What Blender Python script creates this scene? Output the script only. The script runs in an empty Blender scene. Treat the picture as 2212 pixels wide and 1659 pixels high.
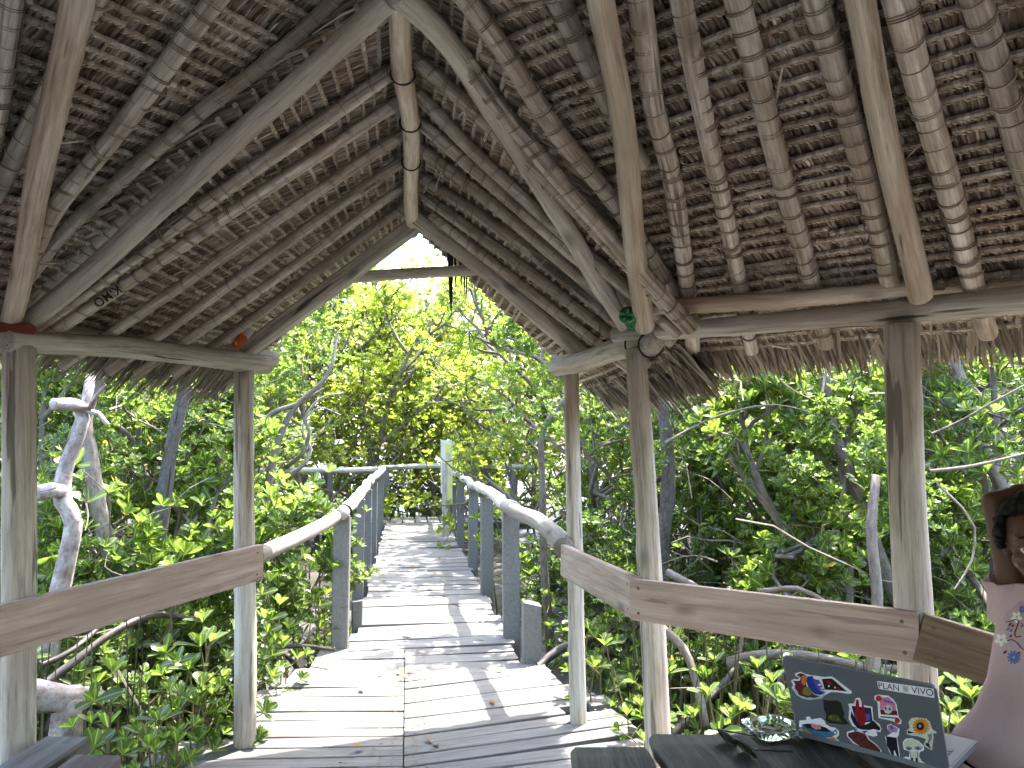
import bpy, bmesh, math, random
import numpy as np
from mathutils import Vector, Matrix

# ------------------------------------------------------------------ camera, sky, sun, exposure
scene = bpy.context.scene
COL = scene.collection
PITCH = math.radians(4.65)
CAM_H = 1.5
cam_data = bpy.data.cameras.new("camera")
cam_data.sensor_width = 36.0
cam_data.lens = 27.03
cam_data.clip_start = 0.05
cam_data.clip_end = 400.0
cam = bpy.data.objects.new("camera", cam_data)
cam.location = (0, 0, CAM_H)
cam.rotation_euler = (math.radians(90) + PITCH, 0, 0)
COL.objects.link(cam)
scene.camera = cam

YAW = math.radians(7.75)                     # the boardwalk heads this far to the left of the lens axis
CW, SW = math.cos(YAW), math.sin(YAW)


def walk(r, w, z=0.0):
    """boardwalk frame (r to its right, w along it) to world"""
    return Vector((CW * r - SW * w, SW * r + CW * w, z))


def to_walk(p):
    return CW * p[0] + SW * p[1], -SW * p[0] + CW * p[1]


sun_dir = (walk(0.33, 0.34, 0.0) + Vector((0, 0, 1.0))).normalized()     # towards the sun
SUN_EL = math.asin(sun_dir.z)
world = bpy.data.worlds.new("World")
scene.world = world
world.use_nodes = True
wn = world.node_tree.nodes
wl = world.node_tree.links
for n in list(wn):
    wn.remove(n)
sky_node = wn.new('ShaderNodeTexSky')
sky_node.sky_type = 'NISHITA'
sky_node.sun_disc = False
sky_node.sun_elevation = SUN_EL
sky_node.sun_rotation = math.atan2(sun_dir.x, sun_dir.y)
sky_node.air_density = 1.2
sky_node.dust_density = 3.0
bg = wn.new('ShaderNodeBackground')
bg.inputs['Strength'].default_value = 0.15
wo = wn.new('ShaderNodeOutputWorld')
wl.new(sky_node.outputs[0], bg.inputs['Color'])
wl.new(bg.outputs[0], wo.inputs['Surface'])

sun_data = bpy.data.lights.new("sun", 'SUN')
sun_data.energy = 2.4
sun_data.angle = math.radians(0.53)
sun_data.color = (1.0, 0.955, 0.88)
sun = bpy.data.objects.new("sun", sun_data)
sun.rotation_euler = (-sun_dir).to_track_quat('-Z', 'Y').to_euler()
sun.location = sun_dir * 30
COL.objects.link(sun)

scene.view_settings.view_transform = 'Standard'
scene.view_settings.look = 'None'
scene.view_settings.gamma = 1.0
scene.view_settings.use_curve_mapping = False
scene.view_settings.exposure = 3.45
scene.cycles.use_denoising = True
scene.cycles.max_bounces = 7
scene.cycles.diffuse_bounces = 5
scene.cycles.glossy_bounces = 2
scene.cycles.transmission_bounces = 4
scene.cycles.transparent_max_bounces = 4
scene.cycles.use_adaptive_sampling = True
scene.cycles.adaptive_threshold = 0.03
scene.cycles.caustics_reflective = False
scene.cycles.caustics_refractive = False

rng = np.random.default_rng(11)
random.seed(5)

# ------------------------------------------------------------------ sight-line helpers (survey of the place)
FPX, CXP, CYP = 1661.0, 1106.0, 829.5


def ray(px, py):
    u = (px - CXP) / FPX
    v = (py - CYP) / FPX
    return Vector((u, math.cos(PITCH) + v * math.sin(PITCH), -v * math.cos(PITCH) + math.sin(PITCH)))


def at_Y(px, py, Y):
    d = ray(px, py)
    return Vector((0, 0, CAM_H)) + d * (Y / d.y)


def at_z(px, py, z):
    d = ray(px, py)
    return Vector((0, 0, CAM_H)) + d * ((z - CAM_H) / d.z)


def at_vplane(px, py, P, Q):
    d = ray(px, py)
    n = Vector((-(Q[1] - P[1]), Q[0] - P[0], 0))
    o = Vector((0, 0, CAM_H))
    t = n.dot(Vector((P[0], P[1], 0)) - Vector((0, 0, 0))) / n.dot(Vector((d.x, d.y, 0)))
    return o + d * t


def roof_hit(px, py, c0, cr, cw):
    """meet the sloping plane z = c0 + cr*r + cw*w (z above the eye)"""
    d = ray(px, py)
    r, w = to_walk(d)
    t = c0 / (d.z - cr * r - cw * w)
    return Vector((0, 0, CAM_H)) + d * t


def project(p):
    c, s = math.cos(PITCH), math.sin(PITCH)
    z = p[2] - CAM_H
    f = p[1] * c + z * s
    up = z * c - p[1] * s
    if f < 0.05:
        return (99999, 99999)
    return CXP + FPX * p[0] / f, CYP - FPX * up / f


# ------------------------------------------------------------------ mesh builder
class MB:
    def __init__(self):
        self.v = []; self.f = []; self.lc = []; self.tn = []; self.mi = []

    def add(self, verts, faces, lc=None, tone=0.5, mat=0):
        o = len(self.v)
        self.v.extend([tuple(x) for x in verts])
        self.f.extend([tuple(i + o for i in fc) for fc in faces])
        self.lc.extend([tuple(x) for x in (lc if lc is not None else verts)])
        if isinstance(tone, (int, float)):
            self.tn.extend([tone] * len(verts))
        else:
            self.tn.extend(list(tone))
        self.mi.extend([mat] * len(faces))

    def mesh(self, name, mats, smooth=False):
        me = bpy.data.meshes.new(name)
        me.from_pydata(self.v, [], self.f)
        if not isinstance(mats, (list, tuple)):
            mats = [mats]
        for m in mats:
            me.materials.append(m)
        a = me.attributes.new("lc", 'FLOAT_VECTOR', 'POINT')
        a.data.foreach_set("vector", np.array(self.lc, dtype=np.float32).ravel())
        a = me.attributes.new("tone", 'FLOAT', 'POINT')
        a.data.foreach_set("value", np.array(self.tn, dtype=np.float32))
        if len(mats) > 1:
            me.polygons.foreach_set("material_index", np.array(self.mi, dtype=np.int32))
        if smooth:
            me.polygons.foreach_set("use_smooth", np.ones(len(me.polygons), dtype=bool))
        me.update()
        return me

    def build(self, name, mats, parent=None, smooth=False):
        return link(name, self.mesh(name, mats, smooth), parent)


def link(name, me, parent=None):
    o = bpy.data.objects.new(name, me)
    COL.objects.link(o)
    if parent is not None:
        o.parent = parent
        o.matrix_parent_inverse = parent.matrix_basis.inverted()
    return o


def tag(o, label=None, cat=None, group=None, kind=None):
    if label: o["label"] = label
    if cat: o["category"] = cat
    if group: o["group"] = group
    if kind: o["kind"] = kind
    return o


def thing(name, loc, label, cat, group=None, kind=None, rz=0.0):
    o = bpy.data.objects.new(name, None)
    o.empty_display_size = 0.1
    o.location = loc
    o.rotation_euler = (0, 0, rz)
    COL.objects.link(o)
    bpy.context.view_layer.update() if False else None
    o.matrix_basis = Matrix.Translation(Vector(loc)) @ Matrix.Rotation(rz, 4, 'Z')
    return tag(o, label, cat, group, kind)


def catmull(pts, step):
    pts = [Vector(p) for p in pts]
    if len(pts) == 2:
        n = max(2, int((pts[1] - pts[0]).length / step))
        return [pts[0].lerp(pts[1], i / n) for i in range(n + 1)]
    out = []
    P = [pts[0] * 2 - pts[1]] + pts + [pts[-1] * 2 - pts[-2]]
    for i in range(1, len(P) - 2):
        p0, p1, p2, p3 = P[i - 1], P[i], P[i + 1], P[i + 2]
        n = max(1, int((p2 - p1).length / step))
        for k in range(n):
            t = k / n
            out.append(0.5 * ((2 * p1) + (p2 - p0) * t + (2 * p0 - 5 * p1 + 4 * p2 - p3) * t * t + (3 * p1 - p0 - 3 * p2 + p3) * t ** 3))
    out.append(pts[-1])
    return out


def frames(pts):
    """parallel-transport frames along a polyline"""
    n = len(pts)
    T = [(pts[min(i + 1, n - 1)] - pts[max(i - 1, 0)]).normalized() for i in range(n)]
    a = Vector((0, 0, 1)) if abs(T[0].z) < 0.9 else Vector((1, 0, 0))
    U = (a - T[0] * a.dot(T[0])).normalized()
    out = []
    for i in range(n):
        U = (U - T[i] * U.dot(T[i]))
        U.normalize()
        out.append((T[i], U, T[i].cross(U)))
    return out


def tube(mb, pts, radii, sides=8, tone=0.5, mat=0, caps=True, off=None, sq=1.0):
    pts = [Vector(p) for p in pts]
    fr = frames(pts)
    n = len(pts)
    if isinstance(radii, (int, float)):
        radii = [radii] * n
    if off is None:
        off = (random.uniform(-9, 9), random.uniform(-9, 9), random.uniform(-9, 9))
    V = []; L = []; F = []
    s = 0.0
    for i in range(n):
        if i: s += (pts[i] - pts[i - 1]).length
        t, u, w = fr[i]
        for k in range(sides):
            a = 2 * math.pi * k / sides
            ca, sa = math.cos(a), math.sin(a)
            V.append(pts[i] + (u * ca + w * sa * sq) * radii[i])
            L.append((radii[i] * ca + off[0], radii[i] * sa + off[1], s + off[2]))
    for i in range(n - 1):
        for k in range(sides):
            k2 = (k + 1) % sides
            F.append((i * sides + k, i * sides + k2, (i + 1) * sides + k2, (i + 1) * sides + k))
    if caps:
        F.append(tuple(reversed(range(sides))))
        F.append(tuple((n - 1) * sides + k for k in range(sides)))
    mb.add(V, F, L, tone, mat)


def log_mesh(mb, pts, r0, r1, sides=14, step=0.07, rough=0.05, bend=0.004, tone=0.5, mat=0, knots=3, tipcap=True):
    """a hand-cut pole: uneven girth, slight bends and a few knot swellings"""
    P = catmull(pts, step)
    n = len(P)
    fr = frames(P)
    ph = [random.uniform(0, 6.28) for _ in range(6)]
    kn = [(random.uniform(0.08, 0.92), random.uniform(0, 6.28), random.uniform(0.1, 0.26)) for _ in range(knots)]
    off = (random.uniform(-9, 9), random.uniform(-9, 9), random.uniform(-9, 9))
    V = []; L = []; F = []
    s = 0.0
    tot = sum((P[i] - P[i - 1]).length for i in range(1, n))
    for i in range(n):
        if i: s += (P[i] - P[i - 1]).length
        q = s / max(tot, 1e-6)
        t, u, w = fr[i]
        R = r0 + (r1 - r0) * q
        c = P[i] + u * bend * math.sin(s * 4.1 + ph[0]) + w * bend * math.sin(s * 5.3 + ph[1])
        for k in range(sides):
            a = 2 * math.pi * k / sides
            rr = R * (1 + rough * (0.5 * math.sin(2 * a + ph[2] + s * 1.3) + 0.4 * math.sin(3 * a + ph[3] - s * 2.1) + 0.35 * math.sin(s * 9 + ph[4]) + 0.3 * math.sin(5 * a + ph[5] + s * 6)))
            for kq, ka, kh in kn:
                d2 = ((q - kq) * tot / (R * 0.9)) ** 2 + (math.atan2(math.sin(a - ka), math.cos(a - ka)) / 0.55) ** 2
                if d2 < 6: rr += R * kh * math.exp(-d2)
            V.append(c + (u * math.cos(a) + w * math.sin(a)) * rr)
            L.append((R * math.cos(a) + off[0], R * math.sin(a) + off[1], s + off[2]))
    for i in range(n - 1):
        for k in range(sides):
            k2 = (k + 1) % sides
            F.append((i * sides + k, i * sides + k2, (i + 1) * sides + k2, (i + 1) * sides + k))
    # slightly chamfered sawn ends
    for e, sg in ((0, -1), (n - 1, 1)):
        base = len(V)
        t, u, w = fr[e]
        R = r0 if e == 0 else r1
        for k in range(sides):
            a = 2 * math.pi * k / sides
            V.append(P[e] + t * sg * 0.006 + (u * math.cos(a) + w * math.sin(a)) * R * 0.9)
            L.append((R * 0.9 * math.cos(a) * 6 + off[0] + 3, R * 0.9 * math.sin(a) * 6 + off[1], off[2]))
        for k in range(sides):
            k2 = (k + 1) % sides
            q4 = (e * sides + k, e * sides + k2, base + k2, base + k)
            F.append(q4 if e else tuple(reversed(q4)))
        cap = tuple(base + k for k in range(sides))
        F.append(cap if e else tuple(reversed(cap)))
    mb.add(V, F, L, tone, mat)
    return P


def plank(mb, p0, p1, width, thick, up=(0, 0, 1), ch=0.006, tone=0.5, mat=0, nseg=1, warp=0.0, side=None):
    """board from p0 to p1 (centre of its top face), chamfered along its long edges"""
    p0 = Vector(p0); p1 = Vector(p1)
    d = (p1 - p0); Ln = d.length; d.normalize()
    upv = Vector(up)
    sd = d.cross(upv).normalized() if side is None else Vector(side).normalized()
    upv = sd.cross(d).normalized()
    h = width / 2
    prof = [(-h, -ch), (-h + ch, 0), (h - ch, 0), (h, -ch), (h, -thick + ch), (h - ch, -thick), (-h + ch, -thick), (-h, -thick + ch)]
    off = (random.uniform(-9, 9), random.uniform(-9, 9), random.uniform(-9, 9))
    V = []; L = []; F = []
    ph = random.uniform(0, 6.28)
    for i in range(nseg + 1):
        q = i / nseg
        c = p0 + d * Ln * q
        for (a, b) in prof:
            wz = warp * math.sin(q * 3.1 + ph) + warp * 0.6 * (a / h) * math.cos(q * 4 + ph)
            V.append(c + sd * a + upv * (b + wz))
            L.append((a + off[0], b + off[1], q * Ln + off[2]))
    m = len(prof)
    for i in range(nseg):
        for k in range(m):
            k2 = (k + 1) % m
            F.append((i * m + k, (i + 1) * m + k, (i + 1) * m + k2, i * m + k2))
    F.append(tuple(range(m)))
    F.append(tuple(reversed([nseg * m + k for k in range(m)])))
    mb.add(V, F, L, tone, mat)


def ring(mb, c, axis, R, r, n=12, m=4, tilt=0.0, tone=0.5, mat=0, arc=(0, 2 * math.pi), pitch=0.0, ref=None):
    """a loop of cord round a pole"""
    axis = Vector(axis).normalized()
    a = Vector(ref) if ref is not None else (Vector((0, 0, 1)) if abs(axis.z) < 0.9 else Vector((1, 0, 0)))
    u = (a - axis * a.dot(axis)).normalized()
    w = axis.cross(u)
    pts = []
    closed = abs(arc[1] - arc[0] - 2 * math.pi) < 1e-6 and pitch == 0
    for i in range(n + (0 if closed else 1)):
        th = arc[0] + (arc[1] - arc[0]) * i / n
        pts.append((th, Vector(c) + (u * math.cos(th) + w * math.sin(th)) * R + axis * (tilt * math.cos(th) + pitch * i / n)))
    V = []; F = []
    N = len(pts)
    for i, (th, p) in enumerate(pts):
        rad = (u * math.cos(th) + w * math.sin(th))
        for k in range(m):
            b = 2 * math.pi * k / m + 0.78
            V.append(p + rad * math.cos(b) * r + axis * math.sin(b) * r)
    for i in range(N if closed else N - 1):
        j = (i + 1) % N
        for k in range(m):
            k2 = (k + 1) % m
            F.append((i * m + k, j * m + k, j * m + k2, i * m + k2))
    mb.add(V, F, None, tone, mat)


# ------------------------------------------------------------------ materials
def new_mat(name):
    m = bpy.data.materials.new(name)
    m.use_nodes = True
    nt = m.node_tree
    for n in list(nt.nodes):
        nt.nodes.remove(n)
    out = nt.nodes.new('ShaderNodeOutputMaterial')
    bs = nt.nodes.new('ShaderNodeBsdfPrincipled')
    nt.links.new(bs.outputs[0], out.inputs[0])
    return m, nt, bs, out


def N(nt, kind, **kw):
    n = nt.nodes.new(kind)
    for k, v in kw.items():
        setattr(n, k, v)
    return n


def ramp(nt, stops, interp='LINEAR'):
    r = nt.nodes.new('ShaderNodeValToRGB')
    r.color_ramp.interpolation = interp
    e = r.color_ramp.elements
    while len(e) > 1:
        e.remove(e[-1])
    e[0].position = stops[0][0]; e[0].color = (*stops[0][1], 1)
    for p, c in stops[1:]:
        x = e.new(p); x.color = (*c, 1)
    return r


def mixc(nt, a, b, fac, blend='MIX'):
    m = nt.nodes.new('ShaderNodeMix')
    m.data_type = 'RGBA'
    m.blend_type = blend
    L = nt.links
    for sock, val in ((m.inputs[6], a), (m.inputs[7], b), (m.inputs[0], fac)):
        if hasattr(val, 'is_output'):
            L.new(val, sock)
        elif isinstance(val, (int, float)):
            sock.default_value = val
        else:
            sock.default_value = (*val, 1)
    return m.outputs[2]


def lc_coord(nt, scale, spread=23.0):
    """object-surface coordinates, shifted for each object so that no two pieces share a figure"""
    at = N(nt, 'ShaderNodeAttribute', attribute_name='lc')
    oi = N(nt, 'ShaderNodeObjectInfo')
    mul = N(nt, 'ShaderNodeMath', operation='MULTIPLY'); mul.inputs[1].default_value = spread
    nt.links.new(oi.outputs['Random'], mul.inputs[0])
    add = N(nt, 'ShaderNodeVectorMath', operation='ADD')
    nt.links.new(at.outputs['Vector'], add.inputs[0]); nt.links.new(mul.outputs[0], add.inputs[1])
    sc = N(nt, 'ShaderNodeVectorMath', operation='MULTIPLY')
    nt.links.new(add.outputs[0], sc.inputs[0]); sc.inputs[1].default_value = scale
    return sc.outputs[0], oi


def noise(nt, vec, scale=1.0, detail=5.0, rough=0.6, dist=0.0):
    n = N(nt, 'ShaderNodeTexNoise')
    n.inputs['Scale'].default_value = scale
    n.inputs['Detail'].default_value = detail
    n.inputs['Roughness'].default_value = rough
    n.inputs['Distortion'].default_value = dist
    nt.links.new(vec, n.inputs['Vector'])
    return n.outputs['Fac']


def wood(name, dark, mid, light, patch=None, grain=(42, 42, 2.0), patch_scale=(8, 8, 1.8), crack=0.6, rough=0.82, bump=0.5, var=0.25, knots=True, spec=0.25, moss=None):
    m, nt, bs, out = new_mat(name)
    L = nt.links
    g, oi = lc_coord(nt, grain)
    f1 = noise(nt, g, 1.0, 6, 0.65, 0.3)
    gf, _ = lc_coord(nt, (grain[0] * 3.4, grain[1] * 3.4, grain[2] * 4.5))
    ff = noise(nt, gf, 1.0, 4, 0.7)
    mf = N(nt, 'ShaderNodeMath', operation='MULTIPLY_ADD'); mf.inputs[1].default_value = 0.5
    sb_ = N(nt, 'ShaderNodeMath', operation='SUBTRACT'); sb_.inputs[1].default_value = 0.25
    L.new(ff, mf.inputs[0]); L.new(f1, mf.inputs[2]); L.new(mf.outputs[0], sb_.inputs[0])
    base = ramp(nt, [(0.28, dark), (0.47, mid), (0.72, light)])
    L.new(sb_.outputs[0], base.inputs[0])
    col = base.outputs[0]
    pv, _ = lc_coord(nt, patch_scale)
    f2 = noise(nt, pv, 1.0, 4, 0.6, 0.6)
    if patch is not None:
        pr = ramp(nt, [(0.47, (0, 0, 0)), (0.62, (1, 1, 1))])
        L.new(f2, pr.inputs[0])
        col = mixc(nt, col, patch, mixfac(nt, pr.outputs[0], 0.5))
    if moss is not None:
        mv, _ = lc_coord(nt, (5, 5, 2))
        f5 = noise(nt, mv, 1.0, 5, 0.7, 0.2)
        mr = ramp(nt, [(0.5, (0, 0, 0)), (0.68, (1, 1, 1))])
        L.new(f5, mr.inputs[0])
        col = mixc(nt, col, moss, mixfac(nt, mr.outputs[0], 0.6))
    # drying cracks along the grain
    cv, _ = lc_coord(nt, (grain[0] * 0.5, grain[1] * 0.5, 1.5))
    f3 = noise(nt, cv, 1.0, 3, 0.5, 0.15)
    cr = ramp(nt, [(0.33, (1, 1, 1)), (0.355, (0, 0, 0))])
    L.new(f3, cr.inputs[0])
    col = mixc(nt, col, tuple(c * 0.22 for c in dark), mixfac(nt, cr.outputs[0], crack))
    if knots:
        kv, _ = lc_coord(nt, (7, 7, 3.0))
        vo = N(nt, 'ShaderNodeTexVoronoi'); vo.inputs['Scale'].default_value = 1.0
        L.new(kv, vo.inputs['Vector'])
        kr = ramp(nt, [(0.06, (1, 1, 1)), (0.2, (0, 0, 0))])
        L.new(vo.outputs['Distance'], kr.inputs[0])
        col = mixc(nt, col, tuple(c * 0.35 for c in mid), mixfac(nt, kr.outputs[0], 0.75))
    hs = N(nt, 'ShaderNodeHueSaturation')
    vr = N(nt, 'ShaderNodeMapRange'); vr.inputs['To Min'].default_value = 1 - var; vr.inputs['To Max'].default_value = 1 + var
    L.new(oi.outputs['Random'], vr.inputs['Value'])
    L.new(vr.outputs[0], hs.inputs['Value'])
    L.new(col, hs.inputs['Color'])
    L.new(hs.outputs[0], bs.inputs['Base Color'])
    bs.inputs['Roughness'].default_value = rough
    bs.inputs['Specular IOR Level'].default_value = spec
    sub = N(nt, 'ShaderNodeMath', operation='SUBTRACT')
    L.new(f1, sub.inputs[0]); L.new(cr.outputs[0], sub.inputs[1])
    bp = N(nt, 'ShaderNodeBump'); bp.inputs['Strength'].default_value = bump; bp.inputs['Distance'].default_value = 0.006
    L.new(sub.outputs[0], bp.inputs['Height'])
    L.new(bp.outputs[0], bs.inputs['Normal'])
    return m


def mixfac(nt, sock, k):
    m = N(nt, 'ShaderNodeMath', operation='MULTIPLY')
    nt.links.new(sock, m.inputs[0]); m.inputs[1].default_value = k
    return m.outputs[0]


def tone_mat(name, stops, rough=0.8, streak=(60, 60, 4), amt=0.35, spec=0.2, bump=0.3):
    """colour from each piece's own tone, with fibres along the piece"""
    m, nt, bs, out = new_mat(name)
    L = nt.links
    at = N(nt, 'ShaderNodeAttribute', attribute_name='tone')
    r = ramp(nt, stops)
    L.new(at.outputs['Fac'], r.inputs[0])
    g, oi = lc_coord(nt, streak)
    f = noise(nt, g, 1.0, 4, 0.6)
    mr = N(nt, 'ShaderNodeMapRange'); mr.inputs['From Min'].default_value = 0.25; mr.inputs['From Max'].default_value = 0.75
    mr.inputs['To Min'].default_value = 1 - amt; mr.inputs['To Max'].default_value = 1 + amt
    L.new(f, mr.inputs['Value'])
    hs = N(nt, 'ShaderNodeHueSaturation')
    L.new(mr.outputs[0], hs.inputs['Value']); L.new(r.outputs[0], hs.inputs['Color'])
    L.new(hs.outputs[0], bs.inputs['Base Color'])
    bs.inputs['Roughness'].default_value = rough
    bs.inputs['Specular IOR Level'].default_value = spec
    if bump:
        bp = N(nt, 'ShaderNodeBump'); bp.inputs['Strength'].default_value = bump; bp.inputs['Distance'].default_value = 0.003
        L.new(f, bp.inputs['Height']); L.new(bp.outputs[0], bs.inputs['Normal'])
    return m


def plain(name, col, rough=0.5, spec=0.4, metal=0.0, noise_amt=0.12, scale=30, bump=0.0):
    m, nt, bs, out = new_mat(name)
    L = nt.links
    g, oi = lc_coord(nt, (scale, scale, scale))
    f = noise(nt, g, 1.0, 5, 0.65)
    mr = N(nt, 'ShaderNodeMapRange'); mr.inputs['From Min'].default_value = 0.25; mr.inputs['From Max'].default_value = 0.75
    mr.inputs['To Min'].default_value = 1 - noise_amt; mr.inputs['To Max'].default_value = 1 + noise_amt
    L.new(f, mr.inputs['Value'])
    hs = N(nt, 'ShaderNodeHueSaturation'); hs.inputs['Color'].default_value = (*col, 1)
    L.new(mr.outputs[0], hs.inputs['Value'])
    L.new(hs.outputs[0], bs.inputs['Base Color'])
    bs.inputs['Roughness'].default_value = rough
    bs.inputs['Specular IOR Level'].default_value = spec
    bs.inputs['Metallic'].default_value = metal
    if bump:
        bp = N(nt, 'ShaderNodeBump'); bp.inputs['Strength'].default_value = bump; bp.inputs['Distance'].default_value = 0.004
        L.new(f, bp.inputs['Height']); L.new(bp.outputs[0], bs.inputs['Normal'])
    return m


def leaf_mat(name, stops, trans=0.45, rough=0.42, tint=(1.0, 1.06, 0.55)):
    m, nt, bs, out = new_mat(name)
    L = nt.links
    at = N(nt, 'ShaderNodeAttribute', attribute_name='tone')
    oi = N(nt, 'ShaderNodeObjectInfo')
    sh = N(nt, 'ShaderNodeMapRange'); sh.inputs['To Min'].default_value = -0.10; sh.inputs['To Max'].default_value = 0.10
    L.new(oi.outputs['Random'], sh.inputs['Value'])
    ad = N(nt, 'ShaderNodeMath', operation='ADD')
    L.new(at.outputs['Fac'], ad.inputs[0]); L.new(sh.outputs[0], ad.inputs[1])
    r = ramp(nt, stops)
    L.new(ad.outputs[0], r.inputs[0])
    # midrib and veins, from the leaf's own coordinates
    lc = N(nt, 'ShaderNodeAttribute', attribute_name='lc')
    sx = N(nt, 'ShaderNodeSeparateXYZ'); L.new(lc.outputs['Vector'], sx.inputs[0])
    ab = N(nt, 'ShaderNodeMath', operation='ABSOLUTE'); L.new(sx.outputs[0], ab.inputs[0])
    mrb = N(nt, 'ShaderNodeMapRange'); mrb.inputs['From Min'].default_value = 0.03; mrb.inputs['From Max'].default_value = 0.10
    mrb.inputs['To Min'].default_value = 0.5; mrb.inputs['To Max'].default_value = 0.0
    L.new(ab.outputs[0], mrb.inputs['Value'])
    col = mixc(nt, r.outputs[0], (0.36, 0.44, 0.12), mrb.outputs[0])
    L.new(col, bs.inputs['Base Color'])
    bs.inputs['Roughness'].default_value = rough
    bs.inputs['Specular IOR Level'].default_value = 0.5
    tr = N(nt, 'ShaderNodeBsdfTranslucent')
    tc = mixc(nt, col, tint, 1.0, 'MULTIPLY')
    br = N(nt, 'ShaderNodeHueSaturation'); br.inputs['Value'].default_value = 2.3; br.inputs['Saturation'].default_value = 1.0
    L.new(tc, br.inputs['Color'])
    L.new(br.outputs[0], tr.inputs['Color'])
    mx = N(nt, 'ShaderNodeMixShader'); mx.inputs[0].default_value = trans
    L.new(bs.outputs[0], mx.inputs[1]); L.new(tr.outputs[0], mx.inputs[2])
    L.new(mx.outputs[0], out.inputs[0])
    return m


M = {}
M['post'] = wood('weathered_post', (0.20, 0.167, 0.132), (0.46, 0.42, 0.365), (0.65, 0.615, 0.555), patch=(0.33, 0.26, 0.195), var=0.12)
M['beam'] = wood('weathered_beam', (0.17, 0.153, 0.128), (0.49, 0.46, 0.40), (0.70, 0.675, 0.61), patch=(0.31, 0.255, 0.205), moss=(0.41, 0.395, 0.315), var=0.12, crack=0.8)
M['pole'] = wood('peeled_pole', (0.23, 0.175, 0.125), (0.48, 0.415, 0.335), (0.67, 0.62, 0.535), patch=(0.31, 0.215, 0.14), var=0.15, crack=0.8)
M['rafter'] = wood('mangrove_rafter', (0.15, 0.118, 0.088), (0.39, 0.35, 0.295), (0.68, 0.65, 0.59), patch=(0.26, 0.19, 0.13), patch_scale=(13, 13, 5), var=0.22, crack=0.7)
M['red'] = wood('red_painted_beam', (0.09, 0.02, 0.015), (0.16, 0.035, 0.025), (0.22, 0.06, 0.045), var=0.05, crack=0.4, knots=False)
M['rail_board'] = wood('pine_rail_board', (0.25, 0.18, 0.145), (0.40, 0.305, 0.255), (0.51, 0.42, 0.365), patch=(0.32, 0.235, 0.19), grain=(38, 38, 1.6), crack=0.35, var=0.08)
M['painted_shade_board'] = wood('rail_board_painted_shade', (0.10, 0.075, 0.05), (0.17, 0.13, 0.09), (0.24, 0.19, 0.14), grain=(38, 38, 1.6), crack=0.4, var=0.05)  # shade on the turned-away board is put into this darker brown
M['deck'] = wood('grey_deck_plank', (0.09, 0.087, 0.084), (0.148, 0.144, 0.139), (0.195, 0.19, 0.184), patch=(0.112, 0.106, 0.099), grain=(40, 40, 2.0), crack=0.18, var=0.10, knots=False, bump=0.35, rough=0.75)
M['plastic_post'] = plain('grey_recycled_post', (0.165, 0.163, 0.156), 0.6, 0.35, noise_amt=0.3, scale=45, bump=0.25)
M['hand_log'] = wood('bleached_handrail', (0.15, 0.125, 0.105), (0.24, 0.22, 0.195), (0.33, 0.305, 0.28), patch=(0.19, 0.155, 0.125), var=0.08)
M['table'] = wood('charred_table_plank', (0.018, 0.016, 0.014), (0.062, 0.056, 0.05), (0.15, 0.138, 0.125), patch=(0.17, 0.13, 0.10), patch_scale=(5, 5, 3), var=0.25, rough=0.6, spec=0.4)
M['bench'] = wood('dark_bench_plank', (0.05, 0.045, 0.042), (0.11, 0.10, 0.095), (0.18, 0.17, 0.16), patch=(0.12, 0.06, 0.05), var=0.1, rough=0.6)
M['rope'] = tone_mat('coir_cord', [(0, (0.20, 0.16, 0.12)), (0.5, (0.33, 0.28, 0.22)), (1, (0.48, 0.42, 0.34))], 0.9, (300, 300, 300), 0.4, 0.1)
M['black_cord'] = plain('black_rubber_cord', (0.012, 0.011, 0.011), 0.6, 0.3)
THATCH = [(0.0, (0.055, 0.038, 0.026)), (0.3, (0.15, 0.11, 0.078)), (0.55, (0.28, 0.225, 0.17)), (0.8, (0.42, 0.365, 0.30)), (1.0, (0.56, 0.52, 0.46))]
M['thatch'] = tone_mat('palm_thatch', THATCH, 0.75, (120, 120, 8), 0.35, 0.25)
M['stitch'] = tone_mat('palm_stitching', [(0, (0.38, 0.31, 0.22)), (1, (0.64, 0.57, 0.43))], 0.8, (200, 200, 20), 0.25)
M['cover'] = tone_mat('thatch_shade_cover', [(0, (0.02, 0.015, 0.011)), (1, (0.05, 0.037, 0.027))], 0.95, (60, 60, 60), 0.5, 0.05)  # shade in the gaps between blades is put into this near-black
M['fringe'] = tone_mat('dry_palm_tips', [(0.0, (0.06, 0.047, 0.036)), (0.5, (0.17, 0.14, 0.11)), (1.0, (0.32, 0.28, 0.23))], 0.7, (120, 120, 6), 0.35, 0.25)
M['nail'] = plain('rusty_nail', (0.16, 0.085, 0.045), 0.7, 0.3)
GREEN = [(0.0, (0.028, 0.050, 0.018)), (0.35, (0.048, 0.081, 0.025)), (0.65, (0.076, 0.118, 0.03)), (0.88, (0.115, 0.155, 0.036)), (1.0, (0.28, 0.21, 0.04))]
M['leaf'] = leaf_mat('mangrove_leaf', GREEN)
GREEN2 = [(0.0, (0.035, 0.062, 0.018)), (0.4, (0.062, 0.102, 0.024)), (0.75, (0.105, 0.15, 0.032)), (0.93, (0.17, 0.19, 0.04)), (1.0, (0.36, 0.22, 0.04))]
M['leaf_young'] = leaf_mat('young_mangrove_leaf', GREEN2, trans=0.5)
SUNNY = [(0.0, (0.07, 0.10, 0.022)), (0.4, (0.115, 0.15, 0.03)), (0.75, (0.16, 0.19, 0.035)), (0.93, (0.22, 0.22, 0.04)), (1.0, (0.36, 0.26, 0.04))]  # sunlit brightness of the far crowns put into lighter, yellower leaf colours
M['leaf_sunny'] = leaf_mat('sunlit_tint_leaf', SUNNY, trans=0.55)
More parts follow.
